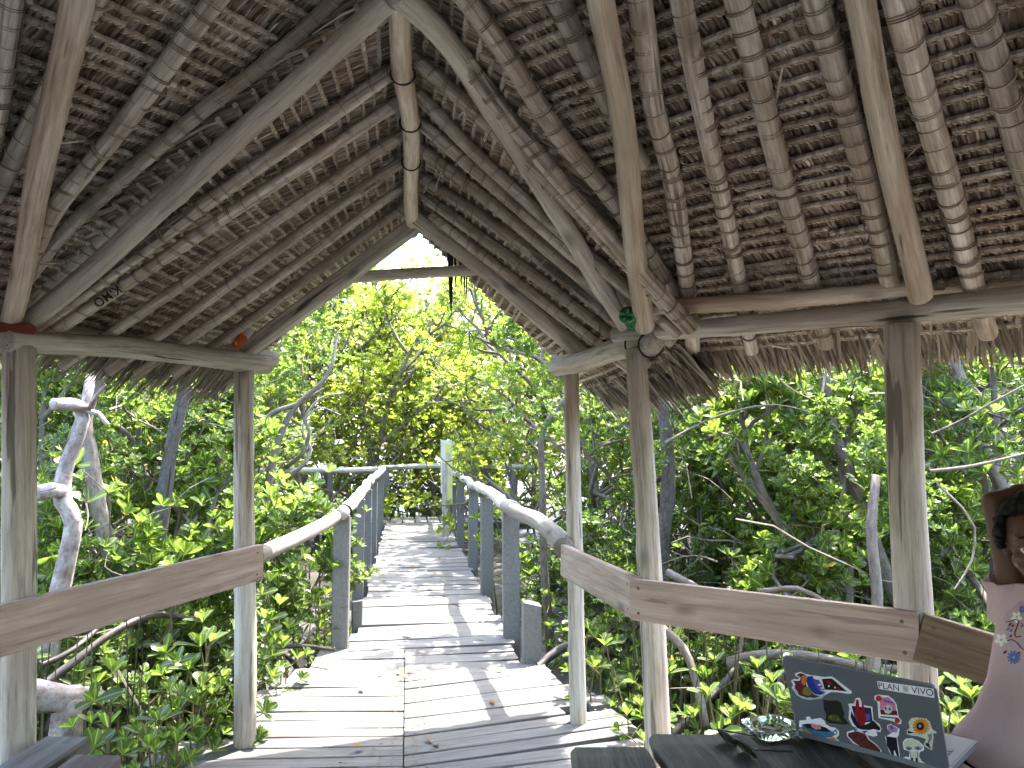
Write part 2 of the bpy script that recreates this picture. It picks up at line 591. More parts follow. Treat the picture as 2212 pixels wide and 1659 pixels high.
M['bark'] = wood('grey_brown_bark', (0.075, 0.06, 0.048), (0.155, 0.13, 0.105), (0.25, 0.22, 0.19), patch=(0.20, 0.185, 0.165), grain=(45, 45, 14), patch_scale=(10, 10, 6), crack=0.5, var=0.2)
M['bark_dark'] = wood('dark_furrowed_bark', (0.03, 0.027, 0.025), (0.075, 0.068, 0.06), (0.15, 0.14, 0.125), patch=(0.13, 0.13, 0.12), grain=(60, 60, 30), crack=0.7, var=0.15)
M['bark_white'] = wood('white_peeling_bark', (0.12, 0.09, 0.075), (0.30, 0.265, 0.24), (0.48, 0.455, 0.435), patch=(0.17, 0.12, 0.10), grain=(20, 20, 13), patch_scale=(9, 9, 7), crack=0.9, var=0.05)
M['root'] = wood('wet_prop_root', (0.022, 0.018, 0.016), (0.06, 0.05, 0.043), (0.13, 0.11, 0.095), grain=(40, 40, 8), var=0.3, rough=0.55, spec=0.4)
M['twig'] = tone_mat('grey_twig', [(0, (0.07, 0.057, 0.045)), (1, (0.20, 0.175, 0.145))], 0.85, (80, 80, 10), 0.3)
M['stem'] = tone_mat('green_brown_stem', [(0, (0.05, 0.038, 0.026)), (1, (0.13, 0.12, 0.05))], 0.7, (80, 80, 10), 0.3)


def mud_mat():
    m, nt, bs, out = new_mat('grey_brown_mud')
    L = nt.links
    ge = N(nt, 'ShaderNodeNewGeometry')
    f = noise(nt, ge.outputs['Position'], 1.6, 8, 0.65)
    r = ramp(nt, [(0.3, (0.018, 0.015, 0.012)), (0.5, (0.038, 0.032, 0.027)), (0.74, (0.085, 0.075, 0.064))])
    L.new(f, r.inputs[0])
    L.new(r.outputs[0], bs.inputs['Base Color'])
    f2 = noise(nt, ge.outputs['Position'], 0.9, 4, 0.5)
    rr = ramp(nt, [(0.42, (0.22, 0.22, 0.22)), (0.58, (0.8, 0.8, 0.8))])
    L.new(f2, rr.inputs[0]); L.new(rr.outputs[0], bs.inputs['Roughness'])
    f3 = noise(nt, ge.outputs['Position'], 22, 6, 0.7)
    bp = N(nt, 'ShaderNodeBump'); bp.inputs['Strength'].default_value = 0.6; bp.inputs['Distance'].default_value = 0.03
    L.new(f3, bp.inputs['Height']); L.new(bp.outputs[0], bs.inputs['Normal'])
    return m


M['mud'] = mud_mat()

# ------------------------------------------------------------------ ground
GZ = -0.62


def ground_h(x, y):
    return GZ + 0.05 * math.sin(x * 1.3 + 0.4) * math.cos(y * 0.9) + 0.035 * math.sin(x * 3.1 + y * 2.3) + 0.02 * math.sin(x * 7.3 - y * 5.9)


def make_ground():
    def axis(lo, hi, near):
        a = list(np.arange(-near, near + 0.01, 0.22))
        k = near
        while k < hi:
            k *= 1.25; a.append(min(k, hi)); a.insert(0, max(-k, lo))
        return a
    xs = axis(-150, 150, 9)
    ys = [y + 7 for y in axis(-150, 150, 11)]
    V = [(x, y, ground_h(x, y)) for y in ys for x in xs]
    nx = len(xs)
    F = [(j * nx + i, j * nx + i + 1, (j + 1) * nx + i + 1, (j + 1) * nx + i) for j in range(len(ys) - 1) for i in range(nx - 1)]
    mb = MB(); mb.add(V, F)
    o = mb.build('mud_ground', M['mud'], None, True)
    tag(o, 'grey brown tidal mud below the boardwalk and the trees', 'mud', kind='structure')


make_ground()

# ------------------------------------------------------------------ boardwalk
boardwalk = thing('boardwalk', walk(0.2, 5, 0), 'grey plank boardwalk leading from the pavilion into the mangroves', 'boardwalk', kind='structure')
nails = MB()


def nail(p):
    V = [Vector(p) + Vector((0.008 * math.cos(a), 0.008 * math.sin(a), 0.0015)) for a in np.linspace(0, 2 * math.pi, 7)[:-1]]
    nails.add(V, [tuple(range(6))])


def deck_plank(c, half_a, half_b, ang, width, z=0.0, mat='deck', tilt=0.0):
    """c centre (r, w); half_a, half_b reach to the left and right along the board; ang turns it in the deck plane"""
    ca, sa = math.cos(ang), math.sin(ang)
    p0 = walk(c[0] - half_a * ca, c[1] - half_a * sa, z)
    p1 = walk(c[0] + half_b * ca, c[1] + half_b * sa, z + tilt)
    mb = MB()
    plank(mb, p0, p1, width, 0.038, ch=0.004, nseg=4, warp=0.003)
    if half_a < 0 or half_b < 0:                                # ends sawn off along the seam
        V = []
        for v in mb.v:
            r_, w_ = to_walk(v)
            if abs(r_) < 0.04 or (half_a < 0 and r_ < 0) or (half_b < 0 and r_ > 0):
                q = walk((0.003 if half_a < 0 else -0.003) - r_, 0)
                v = (v[0] + q.x, v[1] + q.y, v[2])
            V.append(v)
        mb.v = V
    mb.build('plank', M[mat], boardwalk)
    d = (p1 - p0).normalized()
    L = (p1 - p0).length
    sd = Vector((-d.y, d.x, 0))
    for e in (0.05, 0.09 + random.uniform(0, .05), L - 0.05, L - 0.10 - random.uniform(0, .05)):
        for q in (-0.28, 0.28):
            if random.random() < 0.8:
                nail(p0 + d * e + sd * width * (q + random.uniform(-.06, .06)) + Vector((0, 0, tilt * e / L + 0.003)))


# far run: single boards across the walk
w = 5.93
while w < 15.4:
    wd = random.uniform(0.215, 0.26)
    deck_plank((0.2, w + wd / 2), 0.60 + random.uniform(-.02, .03), 0.60 + random.uniform(-.02, .04), random.uniform(-.025, .03), wd, z=random.uniform(-.008, .008), tilt=random.uniform(-.008, .008))
    w += wd + random.uniform(0.016, 0.030)
# near run, left half boards (seen from the seam they run slightly away from the pavilion)
rows = [1654, 1630, 1607, 1586, 1568, 1549, 1532, 1516, 1499, 1480, 1460, 1438, 1419, 1397]
ws = [to_walk(at_z(872, y, 0))[1] for y in rows]
left_px = [300, 325, 345, 544, 548, 552, 552, 552, 555, 589, 630, 675, 686, 712]
for i in range(len(ws)):
    w0 = ws[i]
    w1 = ws[i + 1] if i + 1 < len(ws) else 5.93
    rl = to_walk(at_z(left_px[i], rows[i] - 10, 0))[0]
    wd = (w1 - w0)
    deck_plank((0.0, (w0 + w1) / 2), abs(rl), -0.004, -0.10 if i < 11 else -0.03, wd - 0.014, z=-0.006 - 0.003 * (i % 3))
for k in range(4):                                            # shaded boards just below the frame
    deck_plank((0.0, ws[0] - 0.07 - 0.135 * k), 1.35, -0.004, -0.10, 0.122, z=-0.004)
# right half boards, fanned to meet the bent edge
right_r = [1.25, 1.23, 1.20, 0.90, 1.16, 1.15, 1.14, 0.99, 0.98, 0.97, 0.96]
wr = ws[0] - 0.02
i = 0
while wr < 5.24:
    wd = 0.128 if i < 8 else 0.15
    rr = right_r[min(i, len(right_r) - 1)]
    deck_plank((0.0, wr + wd / 2), -0.004, rr, 0.20, wd - 0.014, z=0.002 + 0.003 * (i % 2), tilt=0.012)
    wr += wd
    i += 1
for k in range(5):
    deck_plank((0.0, ws[0] - 0.09 - 0.135 * k), -0.004, 1.25, 0.16, 0.122, z=0.004)
for (wa, wb) in ((5.28, 5.50), (5.52, 5.72), (5.74, 5.92)):
    deck_plank((0.0, (wa + wb) / 2), -0.004, 0.80, 0.03, wb - wa - 0.012, z=-0.002)
# the crosswise landing at the far end: boards laid along the walk
for k in range(24):
    r0 = -3.2 + 0.25 * k
    mb = MB()
    plank(mb, walk(r0, 15.45, 0.002), walk(r0 + random.uniform(-.01, .01), 16.75, 0.002), 0.225, 0.038, ch=0.004, nseg=2, warp=0.003)
    mb.build('plank', M['deck'], boardwalk)
nails.build('nail_heads', M['nail'], boardwalk)["kind"] = 'stuff'
for rr, w0, w1 in ((-0.33, 3.2, 15.4), (0.72, 3.2, 15.4), (0.19, 3.2, 15.4)):
    mb = MB()
    plank(mb, walk(rr, w0, -0.055), walk(rr, w1, -0.055), 0.09, 0.12, ch=0.004)
    mb.build('joist', M['plastic_post'], boardwalk)
for w0 in (15.7, 16.5):
    mb = MB()
    plank(mb, walk(-3.3, w0, -0.05), walk(2.9, w0, -0.05), 0.09, 0.12, ch=0.004)
    mb.build('joist', M['plastic_post'], boardwalk)
for (rr, ww) in ((-0.3, 5.0), (0.75, 4.6), (-0.3, 7.0), (0.7, 7.0), (-0.3, 9.0), (0.7, 9.0), (-0.3, 11.5), (0.7, 11.5), (-1.8, 16.2), (-0.3, 16.2), (1.5, 16.2)):
    mb = MB()
    tube(mb, [walk(rr, ww, -0.06), walk(rr, ww, GZ - 0.2)], 0.055, 10)
    mb.build('pile', M['plastic_post'], boardwalk)


def square_post(name, base, top, width, parent, mat='plastic_post', rot=0.0, slant=0.0):
    mb = MB()
    b = Vector(base); t = Vector(top)
    side = Vector((math.cos(rot), math.sin(rot), 0))
    plank(mb, b + Vector((-side.y, side.x, 0)) * -width / 2, t + Vector((-side.y, side.x, 0)) * -width / 2, width, width, side=side, ch=0.008, nseg=3, warp=0.002)
    if slant:
        m = max(v[2] for v in mb.v)
        mb.v = [(v[0], v[1], v[2] + slant * ((v[0] - t.x) / width)) if v[2] > m - 0.02 else v for v in mb.v]
    return mb.build(name, M[mat], parent)


# ------------------------------------------------------------------ railings of the boardwalk
railL = thing('boardwalk_railing', walk(-0.46, 6, 0), 'grey post railing with a straight round rail, on the dead tree side of the walk', 'railing', 'railings of the boardwalk')
railR = thing('boardwalk_railing', walk(0.80, 6, 0), 'grey post railing with a crooked log rail, on the signboard side of the walk', 'railing', 'railings of the boardwalk')
railF = thing('boardwalk_railing', walk(-0.5, 16.6, 0), 'railing of grey round rails running crosswise at the far end of the boardwalk', 'railing', 'railings of the boardwalk')
ang = YAW
for ww, wd in ((6.05, 0.122), (8.0, 0.118), (9.8, 0.115), (11.6, 0.115), (13.4, 0.115), (15.2, 0.115)):
    r = -0.47 - 0.02 * random.random()
    square_post('post', walk(r, ww, GZ - 0.15), walk(r + random.uniform(-.015, .015), ww, 0.955 + random.uniform(-.01, .025)), wd, railL, rot=ang + random.uniform(-.06, .06))
for ww, wd in ((6.12, 0.13), (8.0, 0.122), (9.8, 0.118), (11.9, 0.115), (14.0, 0.115), (15.2, 0.115)):
    r = 0.83 + 0.01 * random.random()
    square_post('post', walk(r, ww, GZ - 0.15), walk(r + random.uniform(-.02, .02), ww, 0.965 + random.uniform(-.01, .03)), wd, railR, rot=ang + random.uniform(-.06, .06))
for r in (-3.0, -1.6, -0.42, 0.86, 2.3):
    square_post('post', walk(r, 16.72, GZ - 0.15), walk(r, 16.72, 0.97), 0.115, railF, rot=ang)

mb = MB()
log_mesh(mb, [at_Y(556, 1203, 4.02), at_Y(615, 1172, 4.55), at_Y(690, 1140, 5.35), at_Y(738, 1103, 6.05)], 0.042, 0.046, rough=0.06, bend=0.006)
mb.build('bare_log', M['hand_log'], railL, True)
mb = MB()
log_mesh(mb, [walk(-0.47, 5.95, 1.0), walk(-0.46, 8, 1.03), walk(-0.475, 10, 1.05), walk(-0.46, 12, 1.055), walk(-0.46, 15.9, 1.06)], 0.05, 0.05, rough=0.03, bend=0.01)
mb.build('round_rail', M['beam'], railL, True)
mb = MB()
log_mesh(mb, [at_Y(1216, 1180, 4.25), at_Y(1200, 1158, 4.5), at_Y(1165, 1128, 5.0), at_Y(1125, 1108, 5.55), at_Y(1092, 1093, 6.1)], 0.055, 0.047, rough=0.07, bend=0.004, step=0.05)
mb.build('bare_log', M['hand_log'], railR, True)
mb = MB()
log_mesh(mb, [walk(0.815, 5.9, 1.02), walk(0.80, 8, 1.055), walk(0.83, 9.8, 1.02), walk(0.80, 12, 1.055), walk(0.80, 15.6, 1.06)], 0.052, 0.048, rough=0.03, bend=0.012)
mb.build('round_rail', M['beam'], railR, True)
for rail, p in ((railL, walk(-0.472, 6.05, 1.0)), (railR, walk(0.815, 6.12, 1.02)), (railR, walk(0.81, 11.9, 1.055))):
    mb = MB()
    ring(mb, p, walk(0, 1, 0), 0.056, 0.010, 18, 6)
    mb.build('rubber_strap', M['black_cord'], rail, True)
mb = MB()
log_mesh(mb, [walk(-0.55, 15.95, 1.06), walk(0.4, 16.66, 1.08), walk(3.2, 16.68, 1.05)], 0.055, 0.05, rough=0.02)
mb.build('round_rail', M['beam'], railF, True)
mb = MB()
log_mesh(mb, [walk(-0.50, 15.35, 1.045), walk(-2.9, 15.30, 1.04)], 0.055, 0.055, rough=0.02)
mb.build('round_rail', M['beam'], railF, True)

stub = square_post('stub_post', walk(0.875, 5.42, GZ - 0.1), walk(0.875, 5.42, 0.41), 0.125, None, rot=ang, slant=-0.03)
tag(stub, 'short broken grey post at the deck edge by the crooked rail', 'post', 'short posts beside the deck')
stub = square_post('stub_post', walk(1.13, 4.55, GZ - 0.1), walk(1.13, 4.55, 0.012), 0.16, None, rot=ang + 0.25)
tag(stub, 'lowest grey square post end, flush with the deck behind the slim pavilion post', 'post', 'short posts beside the deck')
stub = square_post('stub_post', walk(-0.40, 6.75, GZ - 0.1), walk(-0.40, 6.75, 0.20), 0.085, None, rot=ang, slant=0.01)
tag(stub, 'thin grey stub post behind the first railing post of the straight rail', 'post', 'short posts beside the deck')

# ------------------------------------------------------------------ sign at the far end
sign = thing('signboard', at_Y(965, 1150, 12.9), 'faded yellow and white signboard on a post, seen almost edge on', 'sign')
a0 = at_Y(952, 950, 13.3); a1 = at_Y(952, 1064, 13.3)
b0 = at_Y(976, 951, 12.75); b1 = at_Y(976, 1088, 12.75)
nrm = (b0 - a0).cross(a1 - a0).normalized() * 0.012
mb = MB()
mb.add([a0, b0, b1, a1, a0 + nrm, b0 + nrm, b1 + nrm, a1 + nrm], [(0, 1, 2, 3), (7, 6, 5, 4), (0, 4, 5, 1), (1, 5, 6, 2), (2, 6, 7, 3), (3, 7, 4, 0)])
M['sign_white'] = plain('faded_sign_white', (0.62, 0.62, 0.52), 0.5, noise_amt=0.1, scale=6)
M['sign_yellow'] = plain('faded_sign_yellow', (0.60, 0.55, 0.20), 0.5, noise_amt=0.2, scale=9)
M['sign_grey'] = plain('faded_sign_picture', (0.36, 0.38, 0.33), 0.5, noise_amt=0.4, scale=14)
mb.build('board', M['sign_white'], sign)


def sign_patch(name, u0, u1, v0, v1, mat, side):
    def P(u, v):
        return (a0 * (1 - u) + b0 * u) * (1 - v) + (a1 * (1 - u) + b1 * u) * v + (nrm * 1.25 if side > 0 else nrm * -0.25)
    mb = MB()
    mb.add([P(u0, v0), P(u1, v0), P(u1, v1), P(u0, v1)], [(0, 1, 2, 3)])
    mb.build(name, M[mat], sign)


for sd in (1, -1):
    sign_patch('printed_panel', 0.42, 0.97, 0.07, 0.97, 'sign_yellow', sd)
for sd in (1.2, -1.2):
    nrm2 = nrm.copy(); nrm = nrm2 * 1.12
    for (u0, u1, v0, v1) in ((0.5, 0.9, 0.22, 0.33), (0.46, 0.93, 0.5, 0.58), (0.04, 0.3, 0.78, 0.83)):
        sign_patch('printed_picture', u0, u1, v0, v1, 'sign_grey', sd)
    nrm = nrm2
square_post('post', at_Y(962, 1180, 13.0) * 1.0 - Vector((0, 0, 0.3)), at_Y(962, 1000, 13.0), 0.10, sign, 'post', rot=ang)

# ------------------------------------------------------------------ pavilion: posts, beams, rails
pav = thing('thatched_pavilion', walk(0, 1.2, 0), 'open pavilion of weathered poles with a palm thatched roof over the boardwalk entrance', 'pavilion')


def log_part(name, pts, r0, r1, mat, parent=pav, **kw):
    mb = MB()
    log_mesh(mb, pts, r0, r1, **kw)
    return mb.build(name, M[mat], parent, True)


def post(top_px, low_px, Y, r0, r1, z0=GZ - 0.15, mat='post'):
    t = at_Y(*top_px, Y); b = at_Y(*low_px, Y)
    k = (z0 - t.z) / (b.z - t.z)
    e = t + (b - t) * k
    m = t.lerp(e, 0.45) + Vector((random.uniform(-.008, .008), 0, 0))
    return log_part('post', [e, m, t], r1, r0, mat, rough=0.035, bend=0.003)


L1Y, L2Y, R1Y, R2Y, R3Y = 2.90, 4.05, 4.30, 3.19, 2.56
post((42, 752), (38, 1600), L1Y, 0.055, 0.061)
post((527, 803), (530, 1605), L2Y, 0.049, 0.058)
post((1235, 806), (1253, 1565), R1Y, 0.042, 0.048)
post((1374, 755), (1418, 1575), R2Y, 0.044, 0.058)
post((1945, 703), (1978, 1440), R3Y, 0.056, 0.060)
L1 = at_Y(42, 752, L1Y); L2 = at_Y(527, 803, L2Y); R1 = at_Y(1235, 806, R1Y); R2 = at_Y(1374, 755, R2Y); R3 = at_Y(1945, 703, R3Y)

log_part('beam', [at_Y(14, 735, 2.84), at_Y(300, 756, 3.45), at_Y(576, 787, 4.17)], 0.043, 0.050, 'beam', knots=5)
log_part('beam', [at_Y(592, 776, 4.42), at_Y(330, 748, 3.72), at_Y(90, 716, 3.12)], 0.045, 0.042, 'beam')
log_part('beam', [at_Y(1203, 792, 4.40), at_Y(1270, 778, 3.95), at_Y(1340, 752, 3.5), at_Y(1412, 738, 3.12)], 0.055, 0.05, 'beam', knots=4)
log_part('beam', [at_Y(1328, 723, 3.26), at_Y(1620, 703, 2.9), at_Y(1930, 672, 2.60), at_Y(2330, 632, 2.30)], 0.034, 0.046, 'beam', knots=6)
log_part('beam', [at_Y(1412, 661, 3.00), at_Y(1690, 649, 2.72), at_Y(1975, 622, 2.52)], 0.030, 0.029, 'pole', knots=4)
log_part('beam', [at_Y(1990, 620, 2.62), at_Y(2360, 588, 2.34)], 0.031, 0.034, 'pole')
mb = MB()
plank(mb, at_Y(1930, 602, 2.60), at_Y(2034, 596, 2.57), 0.04, 0.055, ch=0.004)
mb.build('beam', M['pole'], pav)
mb = MB()
plank(mb, at_Y(-260, 690, 2.72), at_Y(72, 703, 2.90), 0.10, 0.034, ch=0.005)
tag(mb.build('beam', M['red'], pav), 'red painted beam end on top of the post')
# black wire on the notched joint
for yy in (3.22, 3.12):
    mb = MB()
    ring(mb, at_Y(1376 + (3.22 - yy) * 300, 745, yy), R2 - R1, 0.053, 0.004, 14, 5)
    mb.build('binding_wire', M['black_cord'], pav, True)

# rail boards round the pavilion
def rail_board(p0, p1, width, mat, label=None, thick=0.036):
    mb = MB()
    d = (p1 - p0).normalized()
    out = d.cross(Vector((0, 0, 1))).normalized()            # horizontal, towards the room for boards laid right to left
    plank(mb, p0, p1, width, thick, up=out, ch=0.003, nseg=6, warp=0.003)
    o = mb.build('rail_board', M[mat], pav)
    if label: o['label'] = label
    nb = MB()
    for e in (0.045, (p1 - p0).length - 0.05):
        for q in (-0.3, 0.3):
            c = p0 + d * (e + random.uniform(-.01, .01)) + Vector((0, 0, q * width)) + out * 0.004
            V = [c + d * 0.007 * math.cos(a) + Vector((0, 0, 0.007 * math.sin(a))) for a in np.linspace(0, 6.283, 8)[:-1]]
            nb.add(V, [tuple(range(7))])
    nb.build('nail', M['nail'], o)
    return o


rb1 = at_Y(568, 1214, 3.98)
rb0 = at_Y(-150, 1405, 2.50)
rb0 = rb0 + (rb0 - rb1).normalized() * 0.75
rail_board(rb0, rb1, 0.178, 'rail_board')
corner = rb0 + (rb1 - rb0).normalized() * 0.08 + Vector((-0.08, 0.03, 0))
log_part('post', [Vector((corner.x, corner.y, GZ - 0.15)), Vector((corner.x, corner.y, 1.9))], 0.06, 0.055, 'post', rough=0.035)
rail_board(at_Y(1212, 1210, 4.24), at_Y(1366, 1293, 3.12), 0.168, 'rail_board')
rail_board(at_Y(1362, 1295, 3.10), at_Y(1985, 1380, 2.475), 0.160, 'rail_board')
rail_board(at_Y(1985, 1377, 2.47), at_Y(2380, 1505, 2.28), 0.152, 'painted_shade_board', 'rail board with its shade painted in as dark brown')
# the low rail behind the left rail: none; unseen pavilion floor added in pale wood to bounce light upwards
for k in range(26):
    w0 = 2.95 - 0.20 * k
    mb = MB()
    hw = 1.35 if k < 2 else (1.9 if k < 5 else 2.7)
    plank(mb, walk(-hw, w0, -0.02), walk(hw, w0, -0.02), 0.19, 0.035, ch=0.004)
    mb.build('bounce_floor_plank', M['post'], pav)

# ------------------------------------------------------------------ pavilion: roof frame
PB = (1.45, -0.90, 0.0)                  # roof faces as z = c0 + cr*r + cw*w above eye level
PC = (2.275, -0.4416, -0.4062)
PD = (2.50, 0.4416, -0.4062)


def pz(P, r, w):
    return CAM_H + P[0] + P[1] * r + P[2] * w


def wpt(P, r, w, dz=0.0):
    p = walk(r, w); p.z = pz(P, r, w) + dz
    return p


# ridge pole and the gable pair
log_part('ridge_pole', [at_z(889, 500, CAM_H + 1.29), at_z(889, 430, CAM_H + 1.30), at_z(885, 250, CAM_H + 1.31), at_z(868, 140, CAM_H + 1.31), at_z(860, 15, CAM_H + 1.32), walk(-0.06, 1.6, CAM_H + 1.34)], 0.040, 0.034, 'pole', knots=5, rough=0.06)
for (px, py, zz) in ((870, 160, 1.31), (886, 265, 1.31), (888, 350, 1.30)):
    mb = MB()
    ring(mb, at_z(px, py, CAM_H + zz), walk(0.02, 1, 0), 0.043, 0.0035, 18, 5, tilt=0.006)
    mb.build('binding_wire', M['black_cord'], pav, True)
mb = MB()
plank(mb, at_Y(505, 772, 4.16), at_Y(934, 448, 4.36), 0.085, 0.085, up=(0.3, -1, 0.4), ch=0.012, nseg=8, warp=0.006)
mb.build('gable_rafter', M['beam'], pav)
log_part('gable_rafter', [at_Y(1272, 775, 4.22), at_Y(1060, 597, 4.24), at_Y(868, 446, 4.26)], 0.050, 0.044, 'beam', knots=4)
log_part('collar_tie', [at_Y(738, 601, 4.44), at_Y(880, 590, 4.44), at_Y(1030, 583, 4.44)], 0.036, 0.032, 'beam', knots=5)
# big props from the posts to the ridge and the main roof
log_part('prop_pole', [at_Y(52, 700, 2.96), at_Y(240, 545, 2.78), at_Y(415, 392, 2.60), at_Y(600, 215, 2.42), at_Y(838, -2, 2.17)], 0.038, 0.035, 'beam', knots=6, rough=0.06)
log_part('prop_pole', [at_Y(1350, 702, 3.20), at_Y(1280, 590, 3.05), at_Y(1195, 440, 2.84), at_Y(1070, 245, 2.56), at_Y(960, 90, 2.33), at_Y(858, -8, 2.14)], 0.037, 0.036, 'beam', knots=6, rough=0.07)


def prop(low, high, Y0, Y1, r0, r1, mat='pole', mid=None):
    a = at_Y(*low, Y0); b = at_Y(*high, Y1)
    pts = [a] + ([at_Y(*mid[0], mid[1])] if mid else []) + [b, b + (b - a) * 0.35]
    return log_part('prop_pole', pts, r0, r1, mat, knots=7, rough=0.05)


prop((1392, 706), (1298, 0), 3.06, 1.84, 0.040, 0.032, mid=((1352, 330), 2.34))
prop((1986, 640), (1855, 0), 2.46, 1.74, 0.038, 0.033, mid=((1916, 300), 2.06))
prop((22, 700), (165, 0), 2.88, 1.84, 0.037, 0.038)

RAFT = []
# porch, left face: straight poles from ridge to the beam between the two left posts
rafA = [((836, 23), (68, 640)), ((855, 145), (100, 692)), ((860, 218), (113, 718)), ((868, 290), (230, 726)), ((872, 345), (324, 738)), ((877, 400), (385, 748)), ((880, 440), (457, 750))]
A_low = []
for (tp, bt) in rafA:
    a = at_z(tp[0], tp[1], CAM_H + 1.375)
    b = at_vplane(bt[0], bt[1], (L1.x - 0.05, L1.y + 0.03), (L2.x - 0.05, L2.y + 0.03))
    A_low.append(b)
    e = b + (b - a).normalized() * 0.23
    RAFT.append(([a, a.lerp(e, 0.5) + Vector((0, 0, random.uniform(-.006, .006))), e], 0.026 + random.uniform(-.002, .003), 'A'))
# porch, right face
PBr = (1.40, -0.90, 0.0)
rafB = [[(934, 468), (1166, 645), (1300, 752)], [(920, 425), (1166, 605), (1325, 727)], [(909, 380), (1166, 558), (1330, 700)], [(909, 320), (1183, 538), (1345, 680)],
        [(905, 264), (1246, 555), (1365, 665)], [(905, 204), (1078, 380), (1380, 640)], [(895, 120), (1130, 340), (1400, 622)], [(937, 46), (1201, 380), (1421, 622)]]
for pts in rafB:
    q = [roof_hit(*p, *PBr) for p in pts]
    e = q[-1] + (q[-1] - q[0]).normalized() * 0.22
    RAFT.append((q[:-1] + [e], 0.027 + random.uniform(-.002, .003), 'B'))
# main roof, right face
PCr = (PC[0] - 0.055, PC[1], PC[2])
rafC = [[(1000, -15), (1095, 116), (1201, 281), (1324, 439), (1468, 645)], [(1201, -10), (1289, 175), (1385, 355)],
        [(1379, -10), (1410, 219), (1461, 430), (1490, 690)], [(1469, -10), (1516, 219), (1559, 430), (1612, 690)],
        [(1588, -10), (1637, 156), (1688, 371), (1766, 672)], [(1760, -10), (1801, 129), (1856, 332), (1925, 620)],
        [(1940, -10), (1989, 195), (2043, 390), (2112, 640)], [(2100, -10), (2160, 164), (2212, 351), (2275, 590)], [(2262, -10), (2330, 200), (2400, 420)]]
for i, pts in enumerate(rafC):
    q = [roof_hit(*p, *PCr) for p in pts]
    if i > 1:
        q[-1] = q[-1] + (q[-1] - q[-2]).normalized() * 0.20
    top = q[0] + (q[0] - q[1]).normalized() * 0.5
    RAFT.append(([top] + q, 0.031 + random.uniform(-.002, .004), 'C'))
# main roof, left face
PDr = (PD[0] - 0.055, PD[1], PD[2])
rafD = [[(742, -12), (586, 129), (414, 258), (148, 492), (59, 601)], [(476, -12), (324, 195), (242, 297), (117, 449), (64, 570)], [(212, -10), (110, 190), (23, 350), (-40, 480)], [(27, -10), (-5, 242), (-60, 450)]]
for i, pts in enumerate(rafD):
    q = [roof_hit(*p, *PDr) for p in pts]
    top = q[0] + (q[0] - q[1]).normalized() * 0.4
    RAFT.append(([top] + q, 0.027 + random.uniform(-.002, .003), 'D'))

RAFT_OBJ = []
for pts, r, face in RAFT:
    mb = MB()
    P = log_mesh(mb, pts, r * 1.04, r * 0.96, sides=12, step=0.06, rough=0.035, bend=0.003, knots=2)
    o = mb.build('rafter', M['rafter'], pav, True)
    RAFT_OBJ.append((o, P, r, face))
    lb = MB()
    s = 0.0; nxt = 0.04
    for i in range(1, len(P) - 1):
        seg = (P[i] - P[i - 1]).length
        while nxt < s + seg:
            c = P[i - 1].lerp(P[i], (nxt - s) / seg)
            ax = (P[i] - P[i - 1]).normalized()
            n = random.choice((1, 2, 2, 3))
            tl = random.uniform(-.012, .016)
            for k in range(n):
                ring(lb, c + ax * (k - n / 2) * 0.0075, ax, r * 1.045 + 0.001, 0.0021, 12, 4, tilt=tl, tone=random.random())
            nxt += random.uniform(0.05, 0.078)
        s += seg
    lb.build('lashing', M['rope'], o, True)['kind'] = 'stuff'

# writing on one of the left rafters
txt = bpy.data.curves.new('lettering', 'FONT')
txt.body = 'KIMO'
txt.size = 0.042
txt.align_x = 'CENTER'; txt.align_y = 'CENTER'
txt.offset = 0.0006
tmp = bpy.data.objects.new('tmp_text', txt)
COL.objects.link(tmp)


def text_mesh(body, size, name):
    txt.body = body; txt.size = size
    bpy.context.view_layer.update()
    dg = bpy.context.evaluated_depsgraph_get()
    me = bpy.data.meshes.new_from_object(tmp.evaluated_get(dg))
    me.name = name
    return me


raft_k, Pk, rk, _ = RAFT_OBJ[2]
me = text_mesh('KIMO', 0.05, 'lettering')
a = at_z(860, 218, CAM_H + 1.375); b = A_low[2]
ax = (b - a).normalized()
c = min(Pk, key=lambda p: (project(p)[0] - 250) ** 2 + (project(p)[1] - 635) ** 2)
view = (Vector((0, 0, CAM_H)) - c).normalized()
out = (view - ax * view.dot(ax)).normalized()
side = out.cross(ax)
# the letters run up the pole, upside down, wrapped round its underside
V = []
for v in me.vertices:
    x, y = v.co.x * 0.95, v.co.y
    th = y / (rk * 1.05)
    V.append(c + ax * x + (out * math.cos(th) + side * math.sin(th)) * (rk * 1.09 + 0.0012))
for i, v in enumerate(me.vertices):
    v.co = V[i]
me.materials.clear(); me.materials.append(plain('black_ink', (0.015, 0.015, 0.017), 0.7, 0.2))
link('lettering', me, raft_k)

